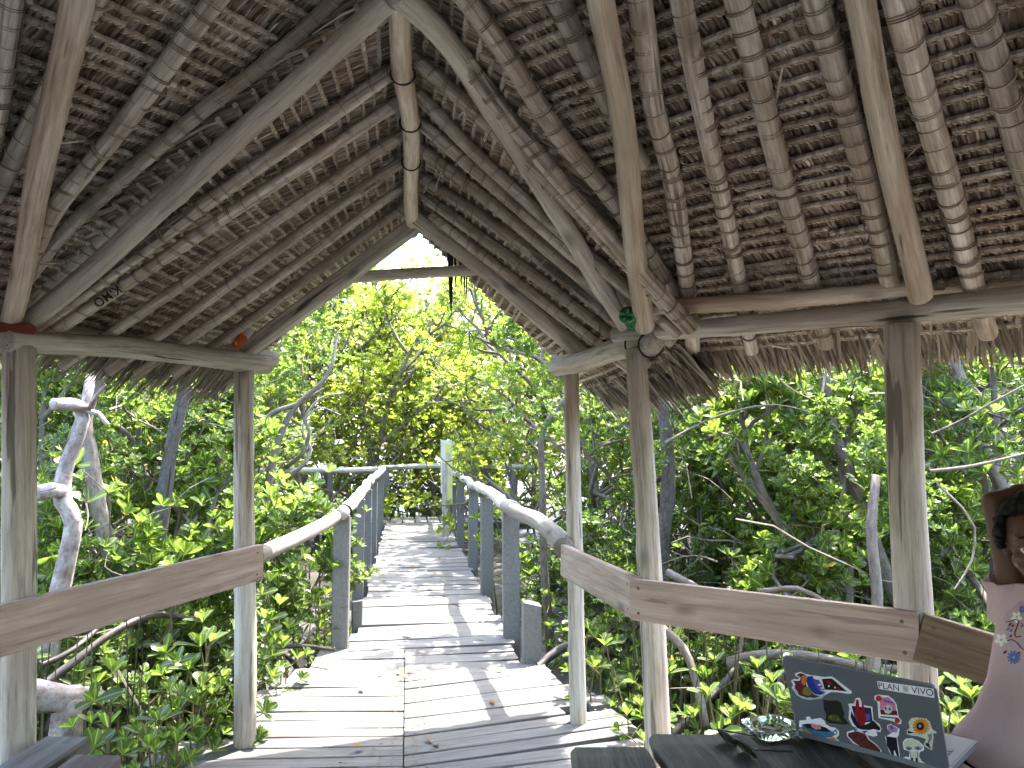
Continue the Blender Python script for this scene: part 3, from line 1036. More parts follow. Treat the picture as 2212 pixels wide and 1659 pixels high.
# ------------------------------------------------------------------ pavilion: thatch
def strip_mesh(a, b, g0, g1, nup, spacing, blade_len=0.17, panels=True):
    """one row of folded palm leaf stitched over a stick. a-b the stick, g the way down the slope"""
    mb = MB()
    a = Vector(a); b = Vector(b)
    D = b - a; L = D.length; d = D.normalized()
    seg = 0.0155
    n = max(2, int(L / seg))
    left = 0
    dq = 0.0; ang = 0.0; base_t = 0.5
    drawn = False
    for i in range(n):
        if left <= 0:
            left = random.randint(26, 44)
            dq = random.uniform(-.005, .005); base_t = random.uniform(0.44, 0.80); ang = random.uniform(-.0006, .0006)
            lift = random.uniform(-.003, .003)
            gap = True
        left -= 1
        q = (i + 0.5) / n
        g = g0.lerp(g1, q).normalized()
        c = a + D * q + g * (dq + ang * left) + nup * lift
        x, y = project(c)
        if x < -420 or x > 2640 or y < -330:
            continue
        drawn = True
        tn = min(1, max(0, base_t + 0.14 + random.gauss(0, 0.11)))
        R = 0.0088 * random.uniform(0.86, 1.12)
        h = seg * random.uniform(0.45, 0.56)
        V = []; Lc = []
        o3 = (random.uniform(-5, 5), random.uniform(-5, 5), random.uniform(-5, 5))
        sk = random.uniform(-.003, .003)
        for e in (-1, 1):
            for k in range(6):
                th = k * math.pi / 3
                V.append(c + d * (e * h + sk * math.cos(th)) + (g * math.cos(th) * 1.15 + nup * math.sin(th)) * R)
                Lc.append((e * h + o3[0], math.cos(th) * R + o3[1], th * 0.01 + o3[2]))
        mb.add(V, [(k, (k + 1) % 6, 6 + (k + 1) % 6, 6 + k) for k in range(6)] + [(5, 4, 3, 2, 1, 0), (6, 7, 8, 9, 10, 11)], Lc, tn)
        # stitching below the stick
        if random.random() < 0.93:
            p = c - nup * (R * 0.75) + g * (R * 0.8 + random.uniform(-.001, .002))
            q0 = p - d * seg * 0.55 - g * 0.0045
            q1 = p + d * seg * 0.75 + g * 0.0045
            t = (q1 - q0).normalized(); u = nup; w = t.cross(u)
            m_ = (q0 + q1) / 2 - nup * 0.003
            rr = 0.0031
            V = [q0] + [m_ + (u * math.cos(k * 2.094) + w * math.sin(k * 2.094)) * rr for k in range(3)] + [q1]
            mb.add(V, [(0, 2, 1), (0, 3, 2), (0, 1, 3), (4, 1, 2), (4, 2, 3), (4, 3, 1)], None, random.random(), 1)
        # two leaf blades lying down the slope, above the next stick
        for layer in (0, 0, 1):
            tb = min(1, max(0, base_t - 0.16 - 0.10 * layer + random.gauss(0, 0.2)))
            wd = random.uniform(0.0045, 0.0078)
            bl = blade_len * random.uniform(0.8, 1.15)
            dv = d * random.gauss(0, .07)
            gg = (g + dv).normalized()
            s0 = c + d * random.uniform(-.0085, .0085) + nup * (0.002 + 0.004 * layer)
            z0 = -0.004 + random.uniform(-.003, .002)
            rise = 0.016 + 0.006 * layer + random.uniform(-.003, .003)
            tw = random.uniform(-.35, .35)
            wv = (d + nup * tw).normalized()
            rb = nup * 0.0035
            V = []; Lc = []
            for (f, ww, up) in ((0.0, 0.7, z0), (0.35, 1.0, rise * 0.7), (1.0, 0.8, rise * 1.5)):
                m_ = s0 + gg * bl * f + nup * up
                V += [m_ - wv * wd * ww, m_ - rb, m_ + wv * wd * ww]
                Lc += [(-wd + o3[0], layer + o3[1], f * bl + o3[2]), (o3[0], layer + o3[1], f * bl + o3[2]), (wd + o3[0], layer + o3[1], f * bl + o3[2])]
            mb.add(V, [(0, 1, 4, 3), (1, 2, 5, 4), (3, 4, 7, 6), (4, 5, 8, 7)], Lc, tb)
        if random.random() < 0.006:                             # loose straw
            dd = (d * random.uniform(-1, 1) + g * random.uniform(-.6, 1) - nup * random.uniform(.0, .35)).normalized()
            ln = random.uniform(0.05, 0.16)
            s0 = c - nup * 0.012
            wv = dd.cross(nup).normalized() * random.uniform(0.0015, 0.004)
            mb.add([s0 - wv, s0 + wv, s0 + dd * ln * .6 + wv - nup * .006, s0 + dd * ln, s0 + dd * ln * .6 - wv - nup * .006], [(0, 1, 2, 4), (4, 2, 3)], None, random.uniform(.5, 1))
    return mb if drawn else None


def unit(v):
    return Vector(v).normalized()


def add_strip(a, b, g0, g1, nup, **kw):
    mb = strip_mesh(a, b, g0, g1, nup, 0.05, **kw)
    if mb is not None:
        mb.build('thatch_row', [M['thatch'], M['stitch']], pav)


def fringe_blade(mb, s0, g, d, nup, ln, wd, droop):
    tb = random.random()
    wv = (d + nup * random.uniform(-.5, .5)).normalized() * wd
    V = []; Lc = []
    o3 = random.uniform(-9, 9)
    for f, k in ((0, .8), (0.4, 1.0), (0.75, .7)):
        m_ = s0 + g * ln * f - Vector((0, 0, droop * f * f))
        V += [m_ - wv * k, m_ + wv * k]
        Lc += [(-wd + o3, o3, f * ln), (wd + o3, o3, f * ln)]
    V.append(s0 + g * ln - Vector((0, 0, droop))); Lc.append((o3, o3, ln))
    mb.add(V, [(0, 1, 3, 2), (2, 3, 5, 4), (4, 5, 6)], Lc, tb)


# left porch face (ruled between ridge and eave) ------------------------------------
TN = walk(0.0, 2.22, CAM_H + 1.455); TF = walk(0.0, 4.98, CAM_H + 1.455)
BN = walk(-1.43, 3.06, CAM_H + 0.63); BF = walk(-0.86, 4.92, CAM_H + 0.60)


def patchA(v):
    return TN.lerp(BN, v) if v <= 1 else BN + (BN - TN) * (v - 1), TF.lerp(BF, v) if v <= 1 else BF + (BF - TF) * (v - 1)


gA0, gA1 = unit(BN - TN), unit(BF - TF)
nA = unit((TF - TN).cross(gA0 + gA1)); nA = nA if nA.z > 0 else -nA
v = 0.012
while v < 1.16:
    a, b = patchA(v)
    add_strip(a, b, gA0, gA1, nA)
    v += 0.036
# right porch face -----------------------------------------------------------------
dB = walk(0, 1, 0)
gB = unit(walk(1, 0, 0) + Vector((0, 0, -0.9)))
nB = unit(walk(0.9, 0, 0) + Vector((0, 0, 1)))
r = 0.015
while r < 1.22:
    a = wpt(PB, r, 2.031 + 1.1285 * r); b = wpt(PB, r, 4.98)
    add_strip(a, b, gB, gB, nB)
    r += 0.0385
# main faces -----------------------------------------------------------------------
def main_face(P, r0, w0, d, out, kfold):
    g = walk(out[0], out[1], 0); g.z = -0.6; g.normalize()
    n = walk(out[0] * 0.6, out[1] * 0.6, 0); n.z = 1.0; n.normalize()
    q = -0.30
    while q < 1.75:
        s0 = max(kfold * q, 1.087 * q - 1.77)
        A = (r0 + d[0] * s0 - out[0] * q, w0 + d[1] * s0 - out[1] * q)
        B = (r0 + d[0] * 3.6 - out[0] * q, w0 + d[1] * 3.6 - out[1] * q)
        add_strip(wpt(P, *A), wpt(P, *B), g, g, n)
        q += 0.0455
    return g, n


gC, nC = main_face(PC, 0.95, 3.09, (0.677, -0.736), (0.736, 0.677), 0.1024)
gD, nD = main_face(PD, -1.45, 3.10, (-0.677, -0.736), (-0.736, 0.677), -0.24)

# eave fringes ---------------------------------------------------------------------
fr = MB()
a, b = patchA(1.06)
for i in range(1500):
    q = random.uniform(-0.02, 1.0)
    layer = random.random()
    s0 = a.lerp(b, q) + nA * (0.01 + 0.05 * layer) - gA0.lerp(gA1, q) * 0.12 * random.random()
    g = (gA0.lerp(gA1, q) + (b - a).normalized() * random.uniform(-.25, .18) + Vector((0, 0, -0.12 * random.random()))).normalized()
    fringe_blade(fr, s0, g, (b - a).normalized(), nA, random.uniform(0.26, 0.50), random.uniform(.0035, .008), random.uniform(0, .09))
fr.build('eave_fringe', M['fringe'], pav)["kind"] = 'stuff'
fr = MB()
for i in range(2600):
    s = random.uniform(-0.05, 2.6)
    q = -0.22 - 0.06 * random.random()
    s0 = wpt(PC, 0.95 + 0.677 * s - 0.736 * q, 3.09 - 0.736 * s - 0.677 * q, random.uniform(0.0, 0.06))
    d = walk(0.677, -0.736, 0)
    bias = -0.75 * max(0, 1 - s / 0.8)                      # near the corner the tips sweep towards the gable
    g = (gC + d * (bias * 0.0 + random.uniform(-.22, .22)) + Vector((0, 0, -0.15 * random.random()))).normalized()
    fringe_blade(fr, s0, g, d, nC, random.uniform(0.14, 0.30), random.uniform(.0035, .008), random.uniform(0, .05))
for i in range(700):
    w_ = random.uniform(3.1, 4.95)
    r_ = random.uniform(1.13, 1.2)
    s0 = wpt(PB, r_, w_, random.uniform(-0.02, .05))
    g = (gB + dB * random.uniform(-.3, .3)).normalized()
    fringe_blade(fr, s0, g, dB, nB, random.uniform(0.16, 0.32), random.uniform(.005, .011), random.uniform(0, .06))
fr.build('eave_fringe', M['fringe'], pav)["kind"] = 'stuff'
fr = MB()
for i in range(900):
    s = random.uniform(-0.05, 2.4)
    q = -0.22 - 0.06 * random.random()
    s0 = wpt(PD, -1.45 - 0.677 * s + 0.736 * q, 3.10 - 0.736 * s - 0.677 * q, random.uniform(0.0, 0.06))
    g = (gD + walk(0.677, 0.736, 0) * random.uniform(-.22, .22)).normalized()
    fringe_blade(fr, s0, g, walk(0.677, 0.736, 0), nD, random.uniform(0.18, 0.36), random.uniform(.0035, .008), random.uniform(0, .06))
fr.build('eave_fringe', M['fringe'], pav)["kind"] = 'stuff'
# a few torn leaf tips hanging inside the gable
fr = MB()
for (px, ln, w_) in ((968, .30, .008), (974, .26, .011), (982, .12, .007), (992, .11, .008), (1003, .17, .007), (1010, .22, .006), (978, .2, .006)):
    s0 = at_Y(px, 585, 4.6) + Vector((0, 0, 0.12))
    fringe_blade(fr, s0, Vector((random.uniform(-.08, .08), 0, -1)).normalized(), Vector((1, 0, 0)), Vector((0, 1, 0)), ln + 0.12, w_, 0)
o = fr.build('hanging_leaf_tips', M['cover'], pav)
o["kind"] = 'stuff'

# sheet added all round to stop light leaks, near-black for shade in thatch gaps -----------------------
cv = MB()
UP = 0.075


def cpoly(pts):
    cv.add([Vector(p) for p in pts], [tuple(range(len(pts)))], None, 0.5)


ga = []
for i_ in range(9):
    e0, e1 = patchA(1.13 * i_ / 8)
    ga.append([e0.lerp(e1, k_ / 8) + nA * UP for k_ in range(9)])
cv.add([p for row_ in ga for p in row_], [(i_ * 9 + k_, i_ * 9 + k_ + 1, (i_ + 1) * 9 + k_ + 1, (i_ + 1) * 9 + k_) for i_ in range(8) for k_ in range(8)], None, 0.5)
cpoly([wpt(PB, -0.07, 2.031 - .07, UP * 1.3), wpt(PB, 1.2, 2.031 + 1.1285 * 1.2, UP * 1.3), wpt(PB, 1.2, 5.0, UP * 1.3), wpt(PB, -0.07, 5.0, UP * 1.3)])


def eC(s, q): return (0.95 + 0.677 * s - 0.736 * q, 3.09 - 0.736 * s - 0.677 * q)
def eD(s, q): return (-1.45 - 0.677 * s + 0.736 * q, 3.10 - 0.736 * s - 0.677 * q)


apexw = 0.0
apex = wpt(PC, -0.255, apexw, UP)
cpoly([wpt(PC, *eC(-0.05, -0.28), UP), wpt(PC, *eC(0.10, 1.3), UP), wpt(PC, -0.255, 2.3, UP), apex, wpt(PC, *eC(3.9, -0.28), UP)])
cpoly([wpt(PD, *eD(0.07, -0.28), UP), wpt(PD, *eD(-0.33, 1.375), UP), wpt(PD, -0.255, 2.35, UP), apex, wpt(PD, *eD(3.9, -0.28), UP)])
cpoly([walk(-0.75, 2.75, CAM_H + 1.40), walk(-0.05, 2.55, CAM_H + 1.62), walk(-0.2, 1.6, CAM_H + 1.98), walk(-1.1, 1.9, CAM_H + 1.62)])  # cap pieces added over the ridge to close a pinhole of light
cpoly([walk(0.65, 2.75, CAM_H + 1.12), walk(-0.1, 2.55, CAM_H + 1.62), walk(-0.25, 1.6, CAM_H + 1.98), walk(0.75, 1.8, CAM_H + 1.42)])
cR = wpt(PC, *eC(3.9, -0.28), UP); cL = wpt(PD, *eD(3.9, -0.28), UP)
bk = [cR, walk(3.9, -2.2, 2.0), walk(1.8, -3.9, 2.0), walk(-2.2, -3.9, 2.0), walk(-4.3, -2.2, 2.0), cL]
for i in range(len(bk) - 1):
    cpoly([apex, bk[i + 1], bk[i]])
cv.build('thatch_shade_cover', M['cover'], pav)
for (r_, w_) in ((3.4, 0.3), (3.5, -2.0), (1.6, -3.5), (-2.0, -3.5), (-3.9, -2.0), (-3.8, 0.4)):
    log_part('post', [walk(r_, w_, GZ), walk(r_, w_, 1.95)], 0.06, 0.055, 'post')

bpy.data.objects.remove(tmp) if False else None

# ------------------------------------------------------------------ mangrove foliage
def leaf(mb, base, d, nrm, L, W, tone, fine=True, curl=0.12):
    """one obovate leaf, folded along its midrib"""
    d = d.normalized()
    s = d.cross(nrm)
    if s.length < 1e-4:
        s = d.orthogonal()
    s.normalize()
    n = s.cross(d)
    if fine:
        prof = ((0.0, 0.03), (0.26, 0.27), (0.58, 0.48), (0.86, 0.42), (0.97, 0.2), (1.0, 0.04))
    else:
        prof = ((0.0, 0.04), (0.38, 0.36), (0.76, 0.49), (1.0, 0.17))
    V = []; Lc = []
    for t, h in prof:
        c = base + d * L * t - n * (curl * L * t * t)
        for e in (-1, 0, 1):
            V.append(c + s * W * h * e + n * (abs(e) * h * W * 0.20))
            Lc.append((e * h, t, 0))
    F = []
    for i in range(len(prof) - 1):
        a = i * 3
        F += [(a, a + 1, a + 4, a + 3), (a + 1, a + 2, a + 5, a + 4)]
    mb.add(V, F, Lc, tone)


def rosette(mb, p, axis, n, L, tone, fine=True, open_=(0.35, 1.25), rg=random):
    axis = axis.normalized()
    u = axis.orthogonal().normalized()
    w = axis.cross(u)
    ph = rg.uniform(0, 6.28)
    for k in range(n):
        a = ph + k * 2.4
        q = (k + 0.5) / n
        el = open_[0] + (open_[1] - open_[0]) * q + rg.uniform(-.12, .12)     # inner leaves stand up, outer lie flat
        rad = u * math.cos(a) + w * math.sin(a)
        d = axis * math.cos(el) + rad * math.sin(el)
        nr = axis * math.sin(el) - rad * math.cos(el)
        ln = L * (0.62 + 0.48 * q) * rg.uniform(0.85, 1.12)
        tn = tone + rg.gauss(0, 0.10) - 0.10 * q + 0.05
        if rg.random() < 0.012: tn = 1.0
        leaf(mb, p + axis * L * 0.12 * (1 - q), d, nr, ln, ln * rg.uniform(0.52, 0.64), min(1.05, max(0.0, tn)), fine, rg.uniform(-.05, .22))


def gen_tree(seed, H, spread, n_limb=5, low=0.2, leaf_L=0.088, lean=(0, 0), fine=False, density=2.3, trunk_pts=None, r_base=0.06):
    """returns (trunk mesh builder, crown mesh builder) around the origin"""
    rg = random.Random(seed)
    tb = MB(); cb = MB()

    def vec(a, b=None):
        return Vector((rg.gauss(0, 1), rg.gauss(0, 1), rg.gauss(0, 1)))

    if trunk_pts is None:
        trunk_pts = [Vector((0, 0, -0.3))]
        d = Vector((lean[0], lean[1], 1)).normalized()
        p = trunk_pts[0]
        for i in range(6):
            d = (d + vec(0) * 0.13 + Vector((lean[0], lean[1], 0)) * 0.1); d.z = abs(d.z); d.normalize()
            p = p + d * (H * 0.68 / 6)
            trunk_pts.append(p)
    P = catmull(trunk_pts, 0.15)
    n = len(P)
    tube(tb, P, [r_base * (1 - 0.72 * i / n) * (1.25 if i == 0 else 1) * rg.uniform(.94, 1.06) for i in range(n)], 9, rg.random(), caps=True)

    def twig(p, d, ln, r, lvl):
        steps = 4 if lvl < 3 else 3
        pts = [p]
        for i in range(steps):
            d = (d + vec(0) * (0.22 if lvl < 3 else 0.3) + Vector((0, 0, 0.10))).normalized()
            p = p + d * ln / steps
            pts.append(p)
        rad = [r * (1 - 0.6 * i / steps) for i in range(steps + 1)]
        tube(tb, pts, rad, 5 if lvl < 3 else 3, 0.2 + 0.8 * rg.random(), 1 if lvl >= 2 else 0, caps=False)
        if lvl >= 3:
            k = max(2, int(rg.uniform(2.2, 4.2) * density))
            for j in range(k):
                q = 1 - j / k * 0.75
                i0 = min(steps - 1, int(q * steps - 1e-3))
                pp = pts[i0].lerp(pts[i0 + 1], q * steps - i0)
                ax = (d * 0.6 + Vector((0, 0, 0.75)) + vec(0) * 0.35).normalized()
                if j: pp = pp + vec(0) * 0.075
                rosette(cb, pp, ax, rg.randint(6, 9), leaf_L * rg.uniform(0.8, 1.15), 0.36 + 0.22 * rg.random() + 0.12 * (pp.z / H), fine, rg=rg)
            return
        m = {1: 5, 2: 4}[lvl]
        for j in range(m):
            q = 0.35 + 0.65 * (j + rg.random() * 0.6) / m
            q = min(q, 1.0)
            i0 = min(steps - 1, int(q * steps - 1e-3))
            pp = pts[i0].lerp(pts[i0 + 1], q * steps - i0)
            nd = (d * 0.7 + vec(0) * 0.75 + Vector((0, 0, 0.12))).normalized()
            twig(pp, nd, ln * rg.uniform(0.45, 0.68), r * 0.55, lvl + 1)

    for i in range(n_limb):
        q = low + (1 - low) * (i + rg.random() * 0.5) / n_limb
        q = min(q, 1.0)
        k = min(n - 1, int(q * (n - 1)))
        a = i * 2.4 + rg.uniform(-.5, .5)
        d = Vector((math.cos(a), math.sin(a), 0.25 + 0.7 * q)).normalized()
        twig(P[k], d, spread * rg.uniform(0.7, 1.05) * (1.15 - 0.45 * q), r_base * 0.5, 1)
    return tb, cb


def gen_roots(seed, n=6, R=0.7, h=0.55, r=0.022):
    rg = random.Random(seed)
    rb = MB()
    for i in range(n):
        a = i * 6.283 / n + rg.uniform(-.4, .4)
        d = Vector((math.cos(a), math.sin(a), 0))
        hh = h * rg.uniform(.6, 1.2); RR = R * rg.uniform(.6, 1.25)
        pts = [Vector((0, 0, hh)), d * RR * .35 + Vector((0, 0, hh * .95)), d * RR * .75 + Vector((0, 0, hh * .5)), d * RR + Vector((0, 0, -0.25))]
        tube(rb, catmull(pts, 0.1), r * rg.uniform(.7, 1.3), 6, rg.random(), caps=False)
    return rb


VAR = []
specs = [dict(seed=1, H=4.4, spread=1.35, n_limb=6, low=0.18), dict(seed=2, H=5.0, spread=1.45, n_limb=6, low=0.22, lean=(0.18, 0)),
         dict(seed=3, H=3.6, spread=1.25, n_limb=6, low=0.12), dict(seed=4, H=4.8, spread=1.5, n_limb=7, low=0.15, lean=(-0.12, 0.1)),
         dict(seed=5, H=2.6, spread=1.05, n_limb=6, low=0.05, r_base=0.035),
         dict(seed=6, H=7.2, spread=1.95, n_limb=12, low=0.10, leaf_L=0.088, r_base=0.08), dict(seed=7, H=7.8, spread=2.1, n_limb=12, low=0.12, leaf_L=0.085, lean=(0.1, 0), r_base=0.08), dict(seed=8, H=6.4, spread=1.9, n_limb=12, low=0.06, leaf_L=0.088, r_base=0.07)]
for sp in specs:
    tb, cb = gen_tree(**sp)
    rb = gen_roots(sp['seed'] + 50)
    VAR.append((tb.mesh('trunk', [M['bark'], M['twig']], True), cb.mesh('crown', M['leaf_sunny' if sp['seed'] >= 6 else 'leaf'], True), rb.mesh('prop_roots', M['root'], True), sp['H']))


def place_tree(var, x, y, s, rz, label, group, name='mangrove_tree', bark=None):
    tm, cm, rm, H = VAR[var]
    root = thing(name, (x, y, ground_h(x, y)), label, 'tree', group, rz=rz)
    root.scale = (s, s, s)
    for nm, me in (('trunk', tm), ('crown', cm), ('prop_roots', rm)):
        o = bpy.data.objects.new(nm, me)
        COL.objects.link(o)
        o.parent = root
    return root


ORD = ['nearest', 'second nearest', 'third', 'fourth', 'fifth', 'sixth', 'seventh', 'eighth', 'ninth', 'tenth', 'eleventh', 'twelfth', 'thirteenth', 'fourteenth', 'fifteenth', 'sixteenth', 'seventeenth']
ROWS = {
    'R1': [(1.75, 6.3, 1, .92), (2.45, 5.5, 2, .95), (3.3, 5.2, 0, .95), (1.35, 8.2, 3, .9), (3.9, 6.6, 4, 1.2)],
    'R2': [(2.7, 7.4, 0, 1.0), (4.4, 8.0, 1, 1.0), (2.2, 9.4, 2, 1.15), (3.8, 9.4, 3, 1.0), (5.8, 9.2, 0, 1.05)],
    'R3': [(1.1, 11.0, 0, 1.05), (2.9, 11.5, 1, 1.05), (4.8, 11.5, 3, 1.1), (6.8, 11.5, 2, 1.3), (1.2, 13.8, 3, 1.1), (3.6, 14.5, 0, 1.2), (6.2, 14.8, 1, 1.2), (8.6, 13.6, 3, 1.15)],
    'L1': [(-3.1, 5.9, 4, 1.15), (-3.35, 7.5, 2, .95), (-4.3, 7.0, 0, .9), (-3.9, 9.2, 1, .9)],
    'L2': [(-4.6, 8.8, 3, .95), (-5.9, 9.0, 1, 1.0), (-4.8, 10.6, 0, 1.0), (-5.0, 11.4, 2, 1.2)],
    'L3': [(-6.9, 12.0, 3, 1.1), (-5.2, 14.0, 1, 1.1), (-4.0, 15.6, 0, 1.15), (-8.2, 14.5, 0, 1.2), (-6.0, 17.5, 3, 1.2)],
    'F': [(-4.6, 19.2, 1, 1.25), (-3.1, 20.6, 0, 1.1), (-1.7, 20.2, 2, 1.1), (0.1, 19.2, 3, 1.25), (1.9, 18.2, 1, 1.3), (-6.0, 22, 3, 1.35), (-2.2, 24.5, 2, 1.3), (0.8, 23.5, 1, 1.4), (3.8, 20.5, 3, 1.4), (-9, 20, 1, 1.4), (6.5, 19.5, 0, 1.4), (10, 18, 3, 1.3), (-12, 17, 3, 1.3)],
}
ROWS['D'] = [(-22, 30, 3, 1), (-17, 29, 1, 1), (-12.5, 28, 0, 1.05), (-8.5, 27, 3, 1), (-5.2, 28.5, 1, 1.05), (-2.4, 30, 0, .95), (1.0, 28, 3, 1), (4.4, 27, 1, 1.0), (8, 27, 0, 1.05), (12, 27, 3, 1), (16.5, 28, 1, 1.05), (21, 29, 0, 1.1)]
ROWS['F'] += [(-0.6, 21.8, 4, 1.6), (-3.9, 17.6, 4, 1.3), (1.4, 16.6, 4, 1.4), (-2.9, 22.4, 3, 1.1)]
ROWS['R1'] += [(1.25, 5.4, 4, .55), (2.0, 4.6, 4, .6), (2.7, 4.2, 4, .62), (3.3, 4.1, 4, .7), (1.1, 6.9, 4, .7), (1.9, 7.2, 4, .9), (3.0, 6.0, 4, 1.0)]
ROWS['L1'] += [(-2.35, 5.6, 4, .55), (-2.2, 6.6, 4, .7), (-3.6, 5.0, 4, .7), (-4.6, 6.0, 4, .9)]
ROWNAME = {'D': 'farthest row on the horizon', 'R1': 'front row, signboard side', 'R2': 'middle row, signboard side', 'R3': 'back row, signboard side',
           'L1': 'front row, dead tree side', 'L2': 'middle row, dead tree side', 'L3': 'back row, dead tree side', 'F': 'stand beyond the far railing'}
SC = {'R1': 1.1, 'R2': 1.2, 'R3': 1.08, 'L1': 1.1, 'L2': 1.2, 'L3': 1.08, 'F': 1.12, 'D': 1.35}
TALL = {0: 5, 1: 6, 2: 7, 3: 6, 4: 7}
for row, lst in ROWS.items():
    order = sorted(range(len(lst)), key=lambda i: abs(to_walk(lst[i])[0] - 0.2) + 0.01 * lst[i][1])
    for rank, i in enumerate(order):
        x, y, v_, s_ = lst[i]
        o = ORD[rank] if rank < len(ORD) else 'outermost'
        if rank == len(lst) - 1: o = 'outermost'
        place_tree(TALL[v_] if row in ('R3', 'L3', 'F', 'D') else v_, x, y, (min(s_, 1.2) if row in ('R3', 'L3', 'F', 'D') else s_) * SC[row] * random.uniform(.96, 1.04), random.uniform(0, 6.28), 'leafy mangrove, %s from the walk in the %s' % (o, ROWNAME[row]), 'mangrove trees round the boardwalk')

# ------------------------------------------------------------------ trees one can pick out by their trunks
def trunk_tree(name, pts, r0, r1, mat, label, crown=None, sides=12, extra=(), knots=5, rough=0.1, group=None):
    base = Vector(pts[0])
    root = thing(name, (base.x, base.y, base.z), label, 'tree', group)
    mb = MB()
    log_mesh(mb, pts, r0, r1, sides=sides, rough=rough, bend=0.008, knots=knots)
    for ep, e0, e1 in extra:
        log_mesh(mb, ep, e0, e1, sides=8, rough=rough, bend=0.006, knots=2)
    mb.build('trunk', M[mat], root, True)
    if crown is not None:
        v_, loc, s_ = crown
        o = bpy.data.objects.new('crown', VAR[v_][1])
        COL.objects.link(o); o.parent = root
        o.location = Vector(loc) - base; o.scale = (s_, s_, s_); o.rotation_euler = (0, 0, random.uniform(0, 6))
    return root


Yd = 4.9
trunk_tree('dead_tree', [at_Y(105, 1420, Yd), at_Y(128, 1280, Yd), at_Y(158, 1130, Yd), at_Y(135, 1085, Yd), at_Y(137, 1020, Yd), at_Y(165, 945, Yd), at_Y(180, 905, Yd), at_Y(172, 880, Yd)], 0.060, 0.042, 'bark_white',
           'crooked dead tree with peeling white bark and sawn limbs beside the corner post',
           extra=[([at_Y(180, 880, Yd), at_Y(150, 872, Yd - .1), at_Y(116, 872, Yd - .2)], 0.040, 0.038), ([at_Y(178, 885, Yd), at_Y(190, 850, Yd), at_Y(196, 815, Yd + .1)], 0.036, 0.030),
                  ([at_Y(138, 1062, Yd), at_Y(110, 1060, Yd - .1), at_Y(82, 1066, Yd - .15)], 0.045, 0.042), ([at_Y(185, 890, Yd), at_Y(212, 895, Yd), at_Y(232, 918, Yd)], 0.02, 0.012),
                  ([at_Y(190, 885, Yd), at_Y(205, 855, Yd - .1), at_Y(225, 830, Yd - .1)], 0.016, 0.010)])
trunk_tree('mangrove_tree', [at_Y(270, 1400, 5.6), at_Y(245, 1240, 5.6), at_Y(215, 1110, 5.6), at_Y(196, 985, 5.6), at_Y(186, 900, 5.6), at_Y(215, 800, 5.6)], 0.06, 0.045, 'bark',
           'brown leaning mangrove trunk directly behind the white dead tree', crown=(3, at_Y(200, 980, 5.9), 0.55))
trunk_tree('mangrove_tree', [at_Y(322, 1400, 6.0), at_Y(330, 1240, 6.0), at_Y(352, 1080, 6.0), at_Y(378, 940, 6.0), at_Y(400, 840, 6.0)], 0.062, 0.048, 'bark_dark',
           'dark furrowed mangrove trunk between the two left pavilion posts', crown=(0, at_Y(420, 1010, 6.5), 0.6))
trunk_tree('mangrove_tree', [at_Y(540, 1300, 7.4), at_Y(575, 1080, 7.4), at_Y(600, 960, 7.4), at_Y(635, 880, 7.4), at_Y(690, 830, 7.4), at_Y(716, 790, 7.4), at_Y(730, 720, 7.5)], 0.058, 0.012, 'bark',
           'grey mangrove trunk forking over the straight rail behind the pavilion post', crown=(1, at_Y(570, 930, 8.2), 0.55),
           extra=[([at_Y(552, 930, 7.3), at_Y(590, 890, 7.35), at_Y(640, 872, 7.4), at_Y(700, 840, 7.5)], 0.034, 0.012), ([at_Y(620, 1010, 7.2), at_Y(655, 980, 7.0), at_Y(668, 930, 7.0), at_Y(655, 905, 7.0), at_Y(690, 860, 7.1), at_Y(740, 850, 7.2)], 0.022, 0.008)])
trunk_tree('mangrove_tree', [at_Y(620, 1030, 8.4), at_Y(652, 1008, 8.3), at_Y(672, 970, 8.3), at_Y(655, 935, 8.3), at_Y(660, 905, 8.3), at_Y(690, 880, 8.3), at_Y(735, 895, 8.4)], 0.026, 0.007, 'bark_white',
           'thin pale twisting branch above the end of the crosswise rail')
trunk_tree('mangrove_tree', [at_Y(1425, 1330, 5.6), at_Y(1432, 1180, 5.6), at_Y(1445, 1060, 5.6), at_Y(1438, 940, 5.6), at_Y(1428, 860, 5.6), at_Y(1425, 760, 5.6)], 0.055, 0.042, 'bark_dark',
           'dark lichen spotted mangrove trunk just right of the thick pavilion post', crown=(2, at_Y(1470, 1080, 6.2), 0.6))
trunk_tree('mangrove_tree', [at_Y(1188, 1420, 6.6), at_Y(1178, 1250, 6.6), at_Y(1172, 1080, 6.6), at_Y(1168, 950, 6.6), at_Y(1190, 900, 6.6), at_Y(1225, 860, 6.6)], 0.036, 0.024, 'bark',
           'slim grey mangrove trunk behind the crooked rail, bent at the top', crown=(0, at_Y(1230, 950, 7.0), 0.55))
trunk_tree('mangrove_tree', [at_Y(1960, 1330, 5.4), at_Y(1900, 1200, 5.4), at_Y(1840, 1040, 5.4), at_Y(1800, 930, 5.4), at_Y(1780, 800, 5.4)], 0.05, 0.035, 'bark',
           'pale slanting mangrove trunk left of the thickest pavilion post', crown=(1, at_Y(1800, 960, 5.9), 0.5))
trunk_tree('mangrove_tree', [at_Y(1895, 1560, 3.9), at_Y(1888, 1420, 4.0), at_Y(1895, 1290, 4.05), at_Y(1880, 1150, 4.1), at_Y(1890, 1030, 4.2)], 0.035, 0.025, 'bark',
           'pale thin trunk rising behind the rail board next to the thickest post', crown=(4, at_Y(1860, 1150, 4.5), 0.42))
trunk_tree('mangrove_tree', [at_Y(2190, 1120, 5.0), at_Y(2120, 960, 5.0), at_Y(2090, 850, 5.0), at_Y(2060, 760, 5.0)], 0.045, 0.03, 'bark',
           'slanting trunk behind branches to the right of the thickest post', crown=(3, at_Y(2140, 980, 5.3), 0.45))
